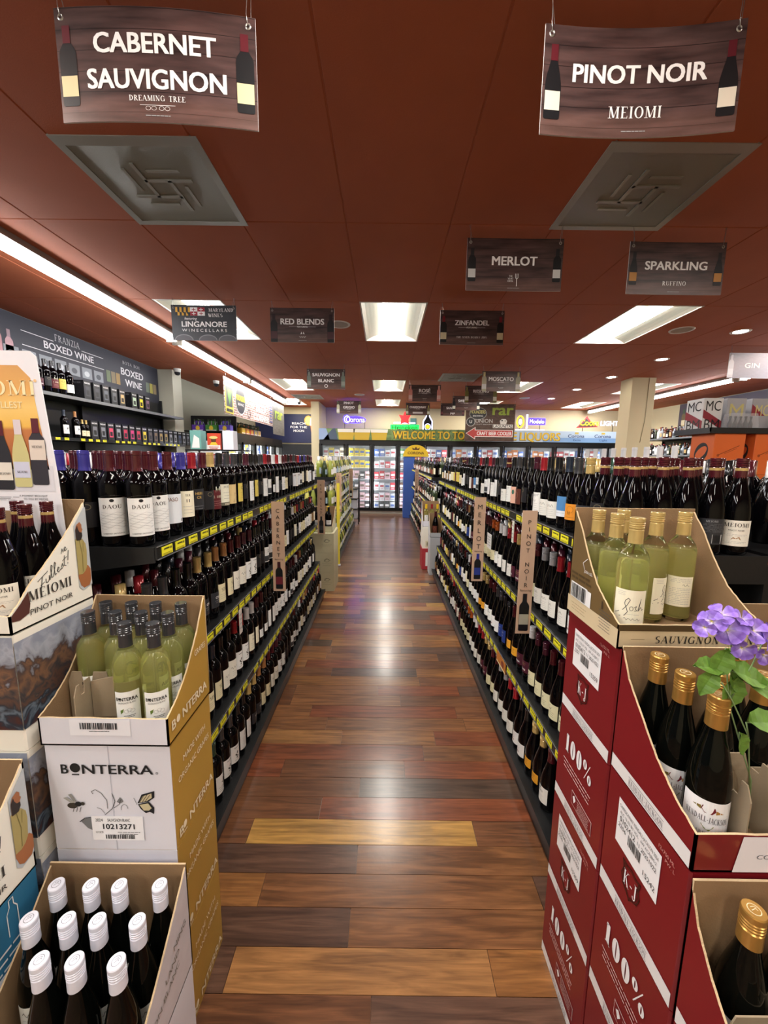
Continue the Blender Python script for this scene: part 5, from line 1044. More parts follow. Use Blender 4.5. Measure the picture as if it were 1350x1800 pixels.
PET = petm(); PETL = petm(); LEAF = mat('silk_leaf_green', '#668c38', .45, var=.3, vscale=60, bump=.6, bscale=90); STM = mat('pale_green_stem', '#7f9a68', .5); EYE = mat('flower_eye', '#d9c85a', .5)
fo = thing('flower_spray', 'artificial violet flowers with green leaves stuck into the middle red case', 'artificial flowers', (.690, .632, .886))
FO = Vector(fo.location)
def petal():
    b = MB(); n = 7
    pts = [(0,.0010),(.18,.0030),(.4,.0062),(.62,.0092),(.80,.0096),(.93,.0070),(1,.0020)]
    for (t0, w0), (t1, w1) in zip(pts, pts[1:]):
        L_ = .019; z0, z1 = .0035*math.sin(t0*3), .0035*math.sin(t1*3)
        for s in (-1, 1):
            q = [(0, t0*L_, z0-.001), (s*w0, t0*L_, z0+.002), (s*w1, t1*L_, z1+.002), (0, t1*L_, z1-.001)]
            b.face(q if s > 0 else q[::-1], PETL if t0 < .3 else PET, True)
    return b.mesh('petal')
PM = petal(); EM = MB(); EM.lathe([(0,.003),(.002,.002),(.003,0)], 6, EYE); EM = EM.mesh('flower_eye')
def blossom(p, n=4, s=1.0, face=(-.5,-.8,.35), roll=0):
    b = MB(); b.lathe([(0,-.006),(.0025,-.004),(.002,.001),(0,.001)], 6, STM); o = b.build('blossom', fo, Vector(p)-FO)
    o.rotation_euler = Vector(face).to_track_quat('Z', 'Y').to_euler(); o.scale = (s, s, s)
    for k in range(n): link('petal', PM, o, (0,0,.0005*(k%2)), (R(rnd.uniform(0, 32)), R(rnd.uniform(-14, 14)), R(roll+360*k/n+rnd.uniform(-9, 9)))).scale = (rnd.uniform(.9,1.15),)*3
    link('flower_eye', EM, o)
for p, n, s, f, ro in (((.565,.60,1.297),5,1.35,(-.35,-.9,.3),10), ((.557,.605,1.318),4,1.1,(-.5,-.6,.8),40), ((.530,.60,1.300),4,.9,(-.9,-.5,.2),0), ((.542,.603,1.309),4,.95,(-.6,-.7,.6),70), ((.586,.60,1.314),4,.9,(.2,-.7,.8),30), ((.607,.60,1.294),5,1.25,(.1,-.8,.55),15), ((.632,.60,1.280),5,1.35,(.2,-.85,.4),50), ((.594,.60,1.266),4,1.0,(-.4,-.9,-.1),20), ((.629,.598,1.255),4,.95,(0,-.9,-.3),60), ((.650,.60,1.295),4,1.1,(.3,-.7,.6),0)): blossom(p, n, s, f, ro)
def leaf(p, d, s=1.0, up=(0,-.6,.8)):
    b = MB(); n = 7; L_ = .055; ed = []
    for i in range(n+1):
        t = i/n; w_ = .019*math.sin(math.pi*min(1, t*1.02))**.75*(1-.25*t) + (.0012 if i % 2 else -.0006); ed.append((t*L_, max(w_, 0), -.010*t*t + .0012*(i % 2)))
    for (a, w0, z0), (c_, w1, z1) in zip(ed, ed[1:]):
        for s_ in (-1, 1):
            q = [(a, 0, z0), (c_, 0, z1), (c_, s_*w1, z1+.006), (a, s_*w0, z0+.006)]; b.face(q if s_ > 0 else q[::-1], LEAF, True)
    b.tube([(0,0,-.0004),(L_*.9,0,-.009)], .0007, STM, 4)
    o = b.build('leaf', fo, Vector(p)-FO); X = Vector(d).normalized(); Z = Vector(up); Z = (Z - X*Z.dot(X)).normalized(); Y = Z.cross(X)
    o.rotation_euler = Matrix((X, Y, Z)).transposed().to_euler(); o.scale = (s, s, s)
for p, d, s in (((.575,.605,1.262),(-.3,-.1,-.9),1.0), ((.572,.61,1.222),(-.9,-.2,.25),.95), ((.560,.605,1.222),(-.45,-.1,-.9),.9), ((.590,.61,1.225),(.25,-.2,-.9),.8), ((.580,.605,1.225),(.95,-.2,-.25),1.25), ((.605,.605,1.205),(.95,-.25,-.25),1.3), ((.600,.61,1.21),(-.1,-.1,-.9),1.1), ((.622,.60,1.130),(.95,-.1,.1),1.2), ((.613,.60,1.112),(.25,-.1,-.95),.8), ((.590,.615,1.245),(.5,.3,-.2),.9)): leaf(p, d, s)
for pts in (((.690,.632,.89),(.670,.622,1.0),(.60,.61,1.15),(.585,.605,1.25),(.575,.603,1.29)), ((.60,.61,1.15),(.585,.605,1.20),(.573,.605,1.262)), ((.676,.625,.96),(.635,.605,1.10),(.598,.604,1.165),(.575,.605,1.20)), ((.598,.608,1.17),(.620,.604,1.23),(.632,.603,1.275)), ((.635,.605,1.10),(.622,.60,1.13))):
    b = MB(); b.tube([Vector(q)-FO for q in pts], .0012, STM, 5); b.build('stem', fo)

# ------------------------------------------------------------------ left wall: shelf of boxed wine and its header
SLW = P('#e4e4e8')
o = thing('wall_banner', 'dark wall header lettered FRANZIA and BOTA BOX, BOXED WINE, over the left wall shelves', 'banner', (-3.985, 1.2, 2.30))
b = MB(); b.box(-.012, .0, 0, 5.78, 0, .745, mat('slate_banner_vinyl', '#30323e', .45)); b.build('panel', o)
d = Decal(); Y0, Z0 = 1.2, 2.30
def wt(t, ya, yb, z, h, **k): d.text(t, (ya+yb)/2-Y0, z-Z0, h, SLW, w=yb-ya, **k)
wt('FRANZIA', 4.86, 5.24, 2.912, .075, serif=True, T=.1); wt('BOXED WINE', 4.70, 5.47, 2.79, .085, bold=.03)
for ya, yb, z in ((4.42, 4.84, 2.895), (5.27, 5.66, 2.895), (4.42, 5.66, 2.745)): d.rect1(ya-Y0, z-Z0, yb-Y0, z-Z0+.008, SLW)
wt('BOTA BOX', 6.07, 6.48, 2.925, .045, serif=True, T=.1); wt('BOXED', 6.02, 6.55, 2.765, .105, bold=.03); wt('WINE', 6.10, 6.50, 2.61, .105, bold=.03)
for k in range(7): d.rect1(4.2+.21*k-Y0, 2.56-Z0, 4.37+.21*k-Y0, 2.70-Z0, P('#8d9299')); d.ell(4.28+.21*k-Y0, 2.62-Z0, .045, .035, P('#c9cdd2') if k % 2 else P('#4c5058'), 2)
for ya, c_ in ((5.70,'#6c7a5a'),(5.80,'#8a7a5c'),(5.90,'#a0824c'),(6.62,'#6c7a6a'),(6.72,'#a39a4c'),(6.82,'#8a7a5c')): d.rect1(ya-Y0, 2.60-Z0, ya-Y0+.085, 2.76-Z0, P(c_))
for x, g_, c_, h_ in ((3.86,'#a39a5c','#c9b45a',.42),(4.02,'#26302c','#b98a7a',.40),(4.14,'#c08a92','#a56a72',.40),(4.27,'#c9a0a8','#a58a92',.36)): bottle_art(d, x-Y0, 2.50-Z0, h_, P(g_), P(c_), P('#31343a') if x > 4 and x < 4.1 else None)
d.build('printing', o, pm((.0,0,0),(0,1,0),(0,0,1),.001))
o = thing('wall_shelf_unit', 'black wall shelving holding boxed wine below the slate header', 'store shelf', (-3.98, 1.3, 0)); L = 6.1-.0
m = MB(); m.box(0, .02, 0, 5.66, 0, 2.45, BLACK); m.build('back_panel', o)
for yy in (0, 1.9, 3.8, 5.62): m = MB(); m.box(.02, .40, yy, yy+.03, 0, .25, BLACK); m.box(.02, .06, yy, yy+.03, .25, 2.5, BLACK); m.build('upright', o)
for z in (.25, .75, 1.25, 1.745, 2.215):
    m = MB(); m.box(.02, .41, 0, 5.66, z-.03, z, DECK); m.build('shelf_deck', o); m = MB(); m.box(.41, .418, 0, 5.66, z-.032, z+.004, EDGE if z > 2 else RAILM); rr = m.build('price_rail', o)
    if z > 1.7:
        for k in range(26):
            if (k*7) % 5 and z < 2: link('price_tag', TAG, rr, (.4195, 2.6+.118*k, z-.013), (0,0,R(90)))
BBX = mat('black_wine_box', '#1c1d20', .35, var=.1, vscale=6)
cols = ['#6c6e74','#77797e','#c9405c','#8a8c90','#b02a4a','#c23a72','#b8324a','#d8c030','#5a5450','#7a6648','#a08a50','#9a8450','#8b8d92','#8b8d92','#46506a','#8b8d92','#6c6e74','#8b8d92']
cn = ['grey','grey','rose red','silver','red','magenta','crimson','yellow','brown','bronze','gold','gold','silver','silver','navy','silver','grey','silver']
def wbox(y, z, w_, dp, h_, c_, lab):
    o = thing('boxed_wine', lab, 'boxed wine', (-3.60-dp+.02, y, z), 0, 'boxed wines on the left wall'); b = MB(); b.box(0, dp, 0, w_, 0, h_, BBX, c=.003); b.build('box_body', o)
    d = Decal(); d.rect1(w_*.2, h_*.18, w_*.8, h_*.70, P(c_)); d.rect1(w_*.3, h_*.25, w_*.7, h_*.5, BBX, 2); d.text('BLACK BOX', w_/2, h_*.83, h_*.08, OFF, w=w_*.75, bold=.02)
    d.build('printing', o, FPX(dp, 0, 0)); d = Decal(); d.text('BLACK BOX', dp*.5, h_*.83, h_*.09, P('#8d8f94'), w=dp*.6); d.ring(dp*.5, h_*.4, dp*.2, h_*.12, .004, P('#3c3e42')); d.build('printing', o, FRONT(0, 0, 0))
for k in range(18): wbox(4.78+.142*k, 1.746, .115, .17, .225, cols[k], 'black boxed wine with %s window, %s on the lower wall shelf' % (cn[k], ordinal(k+1)))
for k in range(8): wbox(4.72+.155*k + (.1 if k > 4 else 0), 2.216, .115, .17, .22, ['#3c3e42','#3c3e42','#5a5f66','#55585c','#b9a06c','#a9c0a4','#e0cc2c','#7a5a6c'][k], 'black boxed wine with %s front, %s on the upper wall shelf' % (['plain','plain','grey','dark grey','tan','pale green','yellow','violet'][k], ordinal(k+1)))
for k, (y, c_, de, t) in enumerate(((4.16,'charcoal','plum','upper'),(4.26,'charcoal','plain_black','upper'),(4.35,'charcoal','maroon','upper'),(4.45,'charcoal','yellow','upper'),(4.56,'charcoal','hill_white','upper'))):
    bottle(-3.63, y, 2.216, R(75), 'bord', c_, de, 'tall dark bottle with %s label on the upper wall shelf, %s from left' % (DN[de], ordinal(k+1)), 'bottles on the wall shelf', s=(1.25,1.25,1.15))
for k, (y, c_, z) in enumerate(((4.42,'navy',1),(4.58,'tan',1),(4.68,'gold',.7),(4.74,'gold',.7))):
    bottle(-3.61, y-.02*(k == 3)*0, 1.746, R(75), 'bord', c_, 'white_bird' if k < 2 else 'cream_six', '%s-capped %s bottle on the lower wall shelf' % (c_, 'tall white-labelled' if k < 2 else 'small square-labelled, ' + ('left' if k == 2 else 'right')), 'bottles on the wall shelf', s=(1, 1, z*1.03) if k < 2 else (.75,.75,.75))
# dome cameras
for x, y, lab in ((-3.62, 6.95, 'white dome security camera above the left column'), (-2.3, 10.55, 'white dome security camera at the end of the craft beer banner'), (-3.4, 8.0, 'white dome security camera above the beer shelf')):
    o = thing('security_camera', lab, 'camera', (x, y, ZC)); b = MB(); b.lathe([(.045,-.06),(.055,-.05),(.06,0)], 16, FRM); b.build('mount', o); b = MB(); b.lathe([(0,-.115),(.03,-.108),(.045,-.09),(.05,-.06)], 16, mat('smoked_dome', '#2a2b30', .1, coat=.6)); b.build('dome', o)

# ------------------------------------------------------------------ refrigerated cases
CG = mat('cooler_door_glass', '#c9d6da', .02, alpha=.10, spec=.5); LED = mat('led_strip', '#f4f8ff', .4, emit=26); INW = mat('white_cooler_liner', '#e2e6e8', .6); RACK = mat('white_wire_shelf', '#dfe3e6', .5); CBK = mat('black_cooler_frame', '#121315', .35)
def cooler(x, y, rz, n, pitch, depth, zt, label, shelves, z0=.10, hdr=.1):
    o = thing('cooler_case', label, 'cooler', (x, y, 0), rz); Wd = n*pitch
    b = MB(); b.box(0, Wd, .04, depth, 0, z0, mat('cream_curb', '#cfc9b8', .6)); b.build('curb', o)
    b = MB(); b.box(0, Wd, depth-.02, depth, z0, zt, INW); b.box(0, Wd, .12, depth-.02, z0-.001, z0+.01, INW); b.box(0, .02, .06, depth, z0, zt, INW); b.box(Wd-.02, Wd, .06, depth, z0, zt, INW); b.box(0, Wd, .06, depth, zt-.02, zt, INW); b.build('liner', o)
    b = MB(); b.box(-.02, Wd+.02, -.01, .08, zt-.02, zt+hdr, CBK); b.box(-.02, Wd+.02, -.01, .08, z0-.02, z0+.04, CBK); b.build('frame', o)
    b = MB(); b.box(0, Wd, .0, depth, zt+hdr-.001, zt+hdr+.01, CBK); b.build('roof', o)
    for k in range(n+1): b = MB(); b.box(k*pitch-.03, k*pitch+.03, .0, .08, z0, zt, CBK); b.build('mullion', o); b = MB(); b.box(k*pitch-.012, k*pitch+.012, .085, .10, z0+.05, zt-.05, LED); b.build('led_strip', o)
    for z in shelves: b = MB(); b.box(.03, Wd-.03, .14, depth-.05, z-.015, z, RACK); b.build('wire_shelf', o)
    for k in range(n):
        a, c_ = k*pitch+.034, (k+1)*pitch-.034; b = MB(); t = .035
        b.box(a, a+t, -.03, 0, z0+.03, zt-.01, CBK); b.box(c_-t, c_, -.03, 0, z0+.03, zt-.01, CBK); b.box(a, c_, -.03, 0, z0+.03, z0+.07, CBK); b.box(a, c_, -.03, 0, zt-.05, zt-.01, CBK)
        dr = b.build('glass_door', o); b = MB(); b.box(a+t, c_-t, -.018, -.012, z0+.07, zt-.05, CG); b.build('pane', dr); b = MB(); b.tube([(a+.02, -.03, .95), (a+.02, -.06, .98), (a+.02, -.06, 1.32), (a+.02, -.03, 1.35)], .009, CBK); b.build('handle', dr)
    return o
SHB = [.36, .66, .97, 1.28, 1.60]
cooler(-1.78, 10.72, 0, 12, .715, .9, 1.93, 'long walk-in beer cooler with black-framed glass doors across the back wall', SHB)
packc = [('white','#dfe2e6'),('yellow','#d9c22e'),('red','#b8323c'),('silver','#a9adb4'),('blue','#3f62a8'),('brown','#5a3c2a'),('pale pink','#d8b4bc'),('black','#2a2b30'),('green','#4c7a4c'),('cream','#ddd4b8'),('orange','#d07a34')]
PKM = {}
def pack(x, y, z, w_, dp, h_, c_, lab, rz=0, group='packs in the back cooler'):
    k = (round(w_,3), round(dp,3), round(h_,3), c_[0])
    if k not in PKM:
        b = MB(); m_ = mat('pack_'+c_[0].replace(' ', '_'), c_[1], .4); b.box(-w_/2, w_/2, -dp/2, dp/2, 0, h_, m_, c=.006)
        dd = Decal(); ac = P('#e9e9e9') if c_[0] in ('red','blue','brown','black','green','orange') else P('#a3424a') if c_[0] == 'white' else P('#3f5a94') if c_[0] in ('silver','yellow') else P('#6b5a4c')
        dd.rect1(-w_*.38, h_*.38, w_*.38, h_*.68, ac); dd.rect1(-w_*.3, h_*.14, w_*.3, h_*.2, ac); dd.into(b, FRONT(0, -dp/2, 0, .001)); PKM[k] = b.mesh('beverage_pack')
    return tag(link('beverage_pack', PKM[k], None, (x, y, z), (0,0,rz)), lab, 'beverage pack', group)
pref = {0: ['yellow','white','cream'], 1: ['yellow','yellow','blue','yellow'], 2: ['silver','white','red','blue','white'], 3: ['white','silver','green','brown'], }
for dn in range(11):
    for si, z in enumerate([.11]+SHB):
        if dn > 3 and si < 5: continue
        if dn == 0 and si < 3: continue
        for k in range(4):
            r = random.Random(dn*100+si*10+k); nm = r.choice(pref.get(dn, ['white','red','blue','silver','orange'])) if not (dn < 4 and si in (1, 3) and dn > 1) else r.choice(['red','red','pale pink','cream','red'] if si == 3-1 or si == 3 else ['pale pink','silver','white','pale pink'])
            if dn == 1 and si in (0, 1, 2, 3): nm = r.choice(['brown','black','pale pink','silver'])
            if dn == 1 and si == 4: nm = r.choice(['yellow','orange','yellow'])
            if dn == 1 and si == 5: nm = 'yellow'
            if dn in (2, 3) and si == 0: nm = r.choice(['silver','pale pink','black'])
            c_ = next(q for q in packc if q[0] == nm); hh = r.uniform(.17, .235) if si != 0 else .2
            pack(-1.78+.715*dn+.13+.152*k, 10.72+.28, z+.0012 if si else z+.001, .138, .2, min(hh, .22), c_, '%s beverage pack, %s back-cooler door from left, %s shelf up, %s' % (nm, ordinal(dn+1), ordinal(si+1), ('leftmost', 'second', 'third', 'rightmost')[k]))
# fascia banner above the cooler
def fasc(o, x0, x1, zb_, h_):
    pass
o = thing('fascia_banner', 'long printed banner over the cooler reading WELCOME TO TO and E LIQUORS', 'banner', (-1.8, 10.66, 2.035)); b = MB(); b.box(0, 8.65, 0, .02, 0, .30, mat('print_of_palm_and_beach', '#6f8a55', .5, var=.5, vscale=3.5, stretch=(1,1,3))); b.build('panel', o)
d = Decal(); H_ = .30
d.poly([(0,0),(.30,0),(.2,.3),(0,.3)], P('#8fa6c9')); d.poly([(.12,0),(.52,0),(.45,.3),(.38,.3)], P('#47576b'))
for x in (.55, .98, 1.45): d.poly([(x,0),(x+.38,0),(x+.42,.24),(x-.03,.24)], P('#cfae3a')); d.poly([(x-.03,.2),(x+.42,.2),(x+.43,.29),(x-.04,.29)], P('#ece8dc'), 2)
d.rect1(1.98, 0, 2.1, .3, P('#7d9a5c'))
for k in range(9): d.line([(2.0+.2*k,.0),(2.2+.2*k,.3)], .012, P('#3f5f3c')); d.line([(2.3+.2*k,.0),(2.1+.2*k,.3)], .008, P('#94ab5e'))
d.text('WELCOME TO TO', 2.03, .045, .215, P('#e8c53a'), al='l', w=1.93, bold=.03, l=4); d.text('WELCOME TO TO', 2.015, .035, .225, P('#7a4a20'), al='l', w=1.96, bold=.05, l=3)
d.rect1(4.0, 0, 8.65, .3, P('#b8cfe6')); d.rect1(6.1, .0, 8.65, .12, P('#7fa6d4'), 2); d.text('E LIQUORS', 5.28, .045, .215, P('#e8c53a'), al='l', w=1.27, bold=.03, l=5); d.text('E LIQUORS', 5.265, .035, .225, P('#8f7a30'), al='l', w=1.30, bold=.05, l=4)
for k, x in enumerate((7.0, 7.72, 8.4)): d.text('Corona', x, .13, .09, P('#28427c'), w=.44, serif=False, bold=.02, l=4); d.text('Extra' if k != 1 else 'Light', x+.03, .04, .05, P('#28427c'), l=4, w=.2); d.rect1(x-.04, .22, x+.06, .27, P('#c9b45a'), 4)
d.build('printing', o, FRONT(0, 0, 0, .002))
# door numerals on the cooler header
# neon signs standing on the cooler roof
def neon(name): return MATS.get(name)
NB, NW, NG, NR, NY = mat('blue_neon_glow', '#2a1cff', .4, emit=6), mat('white_blue_neon', '#c9ccff', .4, emit=2.2), mat('green_neon', '#18e04a', .4, emit=1.6), mat('red_neon', '#e8262a', .4, emit=1.2), mat('yellow_neon', '#ffd21e', .4, emit=1.8)
def nsign(x, z, lab, draw, y=10.95, legs=True, wd=.4, hgt=.2):
    o = thing('neon_sign', lab, 'neon sign', (x, y, 2.045)); b = MB()
    b.box(-wd, wd, .05, .07, 0, .012, CBK); [b.box(s*wd*.7-.006, s*wd*.7+.006, .05, .062, .01, z-2.045+.04, CBK) for s in (-1, 1)]; b.build('stand', o)
    d = Decal(); draw(d); me = MB(); d.into(me, FRONT(0, .03, z-2.045, .004)); me.build('neon_tubes', o); return o
nsign(-.85, 2.50, 'blue-glowing neon sign reading Corona', lambda d: (d.ell(0,.10,.31,.10,NB,0), d.ell(-.22,.11,.10,.12,NB,0), d.text('Corona', .02, .035, .15, NW, w=.52, bold=.0), d.ring(-.21,.11,.085,.10,.022,NW)))  # emissive blue ellipses paint the halo of glow behind the white lettering
def heine(d):
    d.rect1(-.40, -.02, .40, .15, NG, 0); d.text('Heineken', 0, .02, .12, P('#0e5c28'), w=.70, bold=.03); S5 = [(.0,.52),(.05,.40),(.17,.42),(.10,.30),(.12,.17),(0,.21),(-.12,.17),(-.10,.30),(-.17,.42),(-.05,.40)]; d.poly(S5, NR, 1); d.line([(-.30,.2),(.28,.2)], .04, NW, 0)
nsign(.55, 2.33, 'green neon sign reading Heineken with a red star shape', heine, wd=.3)
def botn(d): d.poly([(-.14,-.25),(.14,-.25),(.14,.13),(.05,.28),(.045,.42),(-.045,.42),(-.05,.28),(-.14,.13)], NW, 0); d.poly([(-.11,-.23),(.11,-.23),(.11,.12),(.03,.26),(.03,.40),(-.03,.40),(-.03,.26),(-.11,.12)], P('#24252a'), 1); d.ring(0,-.02,.09,.09,.02,NW,2); d.ell(0,-.02,.05,.05,NY,2)
nsign(1.19, 2.45, 'illuminated bottle-shaped sign on the cooler roof', botn, wd=.15)
def mode(d): d.ring(-.28,.10,.11,.17,.035,NY,0); d.ell(-.28,.10,.045,.08,NW,1); d.rect1(-.12,-.08,-.07,.30,NW,1); d.rect1(-.06,.02,.42,.20,NB,0); d.text('Modelo', .18, .06, .11, NW, w=.40, bold=.01, l=2); d.line([(-.4,-.12),(.4,-.12)], .025, NW, 1)
nsign(4.05, 2.50, 'blue and white neon sign reading Modelo with a yellow oval', mode, wd=.4)
def coors(d): d.poly([(-.62,-.05),(-.42,.15),(-.33,.28),(-.24,.15),(0,-.02)], NR, 0); d.poly([(-.58,-.03),(-.42,.12),(-.34,.22),(-.26,.13),(-.04,-.01)], P('#3c3c40'), 1); d.text('Coors', -.26, .02, .16, NY, w=.52, bold=.02, l=3); d.text('LIGHT', .30, .02, .13, NW, w=.48, bold=.02, l=3)
nsign(5.95, 2.50, 'red, yellow and white neon sign reading Coors LIGHT', coors, wd=.6)
b = MB(); b.box(-.09,.09,0,.02,-.1,.1,mat('teal_panel', '#5b8a8c', .5)); tag(b.build('wall_panel', None, (.86, 11.98, 2.66)), 'small teal panel on the back wall beside the bottle sign', 'panel')
# craft beer cooler hanging sign
def craft(d):
    d.ell(-.32,.70,.21,.14,P('#17181a')); d.ring(-.32,.70,.23,.16,.02,P('#8d8d88')); d.text('FOUNDERS', -.32, .70, .09, P('#d9d27a'), w=.38, bold=.02, l=3); d.text('BREWING', -.32, .62, .045, OFF, w=.26, l=3)
    d.text('rar', .32, .67, .28, P('#8fa63a'), w=.52, bold=.05, l=2); d.ell(-.50,.49,.10,.10,P('#1c1d20')); d.ring(-.50,.49,.115,.115,.012,P('#c9c9c4')); d.text('U', -.50, .455, .08, OFF, bold=.03, l=3); d.text('UNION', -.155, .47, .10, P('#c9c6c2'), w=.44, bold=.0, l=2); d.text('CRAFT BREWING', -.155, .415, .03, P('#b9b6b2'), w=.44, l=2)
    d.rect1(.08,.34,.60,.43,P('#e4e2dc'),2); d.text('LAGUNITAS', .34, .35, .075, INK, w=.49, bold=.03, l=3); d.poly([(.27,.44),(.42,.44),(.44,.52),(.40,.57),(.30,.57),(.25,.52)], P('#d8d6d0'), 2); d.ell(.31,.53,.02,.02,INK,3); d.ell(.39,.52,.012,.012,INK,3)
    d.poly([(-.62,.2),(-.37,.36),(-.37,.29),(.60,.29),(.60,.11),(-.37,.11),(-.37,.04)], P('#e8e4e0'), 2); d.poly([(-.60,.2),(-.385,.335),(-.385,.275),(.585,.275),(.585,.125),(-.385,.125),(-.385,.065)], P('#b23c38'), 3); d.text('CRAFT BEER COOLER', .12, .155, .095, OFF, w=.90, bold=.03, l=4)
BRICK = mat('print_of_brown_brick', '#4f3a30', .55, var=.5, vscale=9, stretch=(1,1,2))
hang_sign(2.72, 10.2, 2.966, 'large brown hanging sign, red arrow reading CRAFT BEER COOLER', craft, W=1.28, H=.945, warp=.001, m=BRICK)
# craft beer corner banner along the strip light
def brickmat():
    m = mat('print_of_red_brick_wall', '#8a6a60', .5); nt = m.node_tree; b = nt.nodes['Principled BSDF']; N = nt.nodes.new; L = nt.links.new
    tc = N('ShaderNodeTexCoord'); sx = N('ShaderNodeSeparateXYZ'); L(tc.outputs['Object'], sx.inputs[0]); cx = N('ShaderNodeCombineXYZ'); L(sx.outputs['Y'], cx.inputs[0]); L(sx.outputs['Z'], cx.inputs[1])
    br = N('ShaderNodeTexBrick'); br.inputs['Scale'].default_value = 1; br.inputs['Brick Width'].default_value = .16; br.inputs['Row Height'].default_value = .045; br.inputs['Mortar Size'].default_value = .008
    br.inputs['Color1'].default_value = lin('#7d4a40'); br.inputs['Color2'].default_value = lin('#a98a80'); br.inputs['Mortar'].default_value = lin('#c9c2bc'); L(cx.outputs[0], br.inputs[0]); L(br.outputs[0], b.inputs['Base Color']); return m
o = thing('craft_beer_banner', 'brick-print banner reading CRAFT BEER CORNER under the left strip light', 'banner', (-2.80, 6.9, 2.30)); b = MB(); b.box(-.01, 0, 0, 2.9, 0, .63, brickmat()); b.build('panel', o); b = MB(); b.box(-.01, .0, 2.93, 4.0, -.18, .63, mat('print_of_grey_planks', '#5c5b58', .5, var=.4, vscale=5, stretch=(1,1,8))); b.build('end_panel', o)
d = Decal(); d.rect1(.02,.02,.38,.61,P('#d8cf4a')); d.rect1(.06,.14,.34,.48,P('#3c4440'),2); d.poly([(.12,.44),(.30,.44),(.27,.3),(.2,.17),(.14,.3)], P('#5f9a3c'), 3); d.lines(.06,.34,.53,1,.1,INK,.05,l=3); d.lines(.06,.34,.05,1,.1,INK,.05,l=3)
d.ell(.75,.32,.27,.27,P('#e4e2dc')); d.ell(.75,.32,.25,.25,P('#2c2d2c'),2); d.text('FOUNDERS', .75, .31, .11, P('#e0cf3a'), w=.44, bold=.03, l=3); d.text('BREWING', .75, .22, .05, OFF, w=.30, l=3)
for i, t in enumerate(('CRAFT', 'BEER', 'CORNER')): d.text(t, 2.02, .44-.20*i, .15, P('#f0f0ee'), w=(.9,.72,1.1)[i], bold=.04, l=3)
d.text('UNION', 1.2, .42, .07, OFF, w=.2, rot=0, l=2); d.ring(1.2,.12,.09,.09,.02,P('#2c2d2c'),2); d.text('rar', 3.45, .22, .30, P('#8fa63a'), w=.7, bold=.05, l=3); d.lines(2.62,2.86,.5,7,.07,P('#3f5a94'),.03,l=3)
d.build('printing', o, FPX(0,0,0,.002)); [MB.build((lambda q: (q.tube([(-.005,y_,.63),(-.005,y_,.75)], .003, WIRE), q)[1])(MB()), 'hanging_wire', o) for y_ in (.1, 2.8, 3.9)]
# blue banner on the back wall
o = thing('blue_banner', 'dark blue wall banner reading REACH FOR THE MOON with beer glass', 'banner', (-3.05, 11.97, 1.98)); b = MB(); b.box(-.9, 1.02, 0, .02, 0, .86, mat('deep_blue_vinyl', '#1f2448', .5)); b.build('panel', o)
d = Decal(); [d.text(t, .42, .55-.11*i, .07, SW, w=(.40,.50,.32)[i], bold=.02) for i, t in enumerate(('REACH','FOR THE','MOON'))]; d.ell(.72,.67,.13,.15,P('#e0a83c')); d.ell(.72,.67,.10,.12,P('#efcf7a'),2); d.poly([(.84,.0),(1.01,.0),(1.01,.62),(.76,.62)], P('#d0803a'), 3); d.poly([(.75,.52),(1.01,.52),(1.01,.76),(.78,.76)], P('#e6e2dc'), 4); d.ell(.92,.55,.10,.09,P('#8fb4d8'),5)
d.build('printing', o, FRONT(0,0,0,.002))
m = MB(); m.box(-3.95, -2.1, 11.88, 11.99, 0, 1.94, mat('dark_doorway', '#17181c', .6)); tag(m.build('door_1'), kind='structure')
# left beer case and goods on its roof
cooler(-3.0, 7.35, R(90), 5, .8, .9, 1.86, 'black glass-door beer case along the left wall beneath the craft beer banner', [.5, .9, 1.3, 1.62], hdr=.16)
for k in range(20):
    r = random.Random(k); nm = r.choice(['white','yellow','blue','silver','brown']); c_ = next(q for q in packc if q[0] == nm)
    pack(-3.30, 7.47+.198*k, 1.6215, .138, .2, .2, c_, '%s pack on the top shelf of the left beer case, %s from near end' % (nm, ordinal(k+1)), R(90), 'packs in the left beer case')
o = thing('backboard', 'tall black back board standing on the left beer case', 'panel', (-3.95, 8.0, 2.032)); b = MB(); b.box(0, .92, 0, .03, 0, .33, BLACK); b.build('board', o); b = MB(); b.box(0, .92, -.02, 0, .0, .03, BLACK); b.build('foot', o)
def carrier(x, y, z, c_, lab, rz=0):
    o = thing('bottle_carrier', lab, 'six-pack', (x, y, z), rz, 'six-packs on the left case'); m_ = mat('carrier_'+c_[1:], c_, .4); b = MB(); b.box(-.11,.11,-.07,.07,0,.12,m_); b.prism([(-.11,.12),(.11,.12),(.06,.20),(-.06,.20)], lambda u, v, k: (u, -.002+.004*k, v), m_); b.build('carrier_body', o)
    dd = Decal(); dd.ell(0,.06,.04,.045,P('#d9b93a')); dd.rect1(-.1,.01,.1,.025,OFF); dd.build('printing', o, FRONT(0,-.07,0,.001))
    for i in range(3):
        for s in (-1, 1): b = MB(); b.lathe([(.028,0),(.028,.13),(.012,.17),(.011,.215),(.013,.217),(.013,.225),(0,.226)], 8, CLR, (-.07+.07*i, s*.035, .005)); b.build('beer_bottle', o)
for x, c_, t in ((-3.62,'#5c3a9c','purple'),(-3.36,'#3f7a34','green'),(-3.10,'#5a4ab0','violet')): carrier(x, 7.65, 2.032, c_, '%s six-pack of beer on the left beer case' % t)
for k, (c_, t) in enumerate((('#c9a02c','yellow'),('#c9762c','amber'),('#c04a34','red'),('#8a8c94','grey'),('#c9a88c','tan'))): carrier(-3.08, 8.35+.26*k, 2.032, c_, '%s carrier of bottles beneath the craft beer banner' % t, R(90))
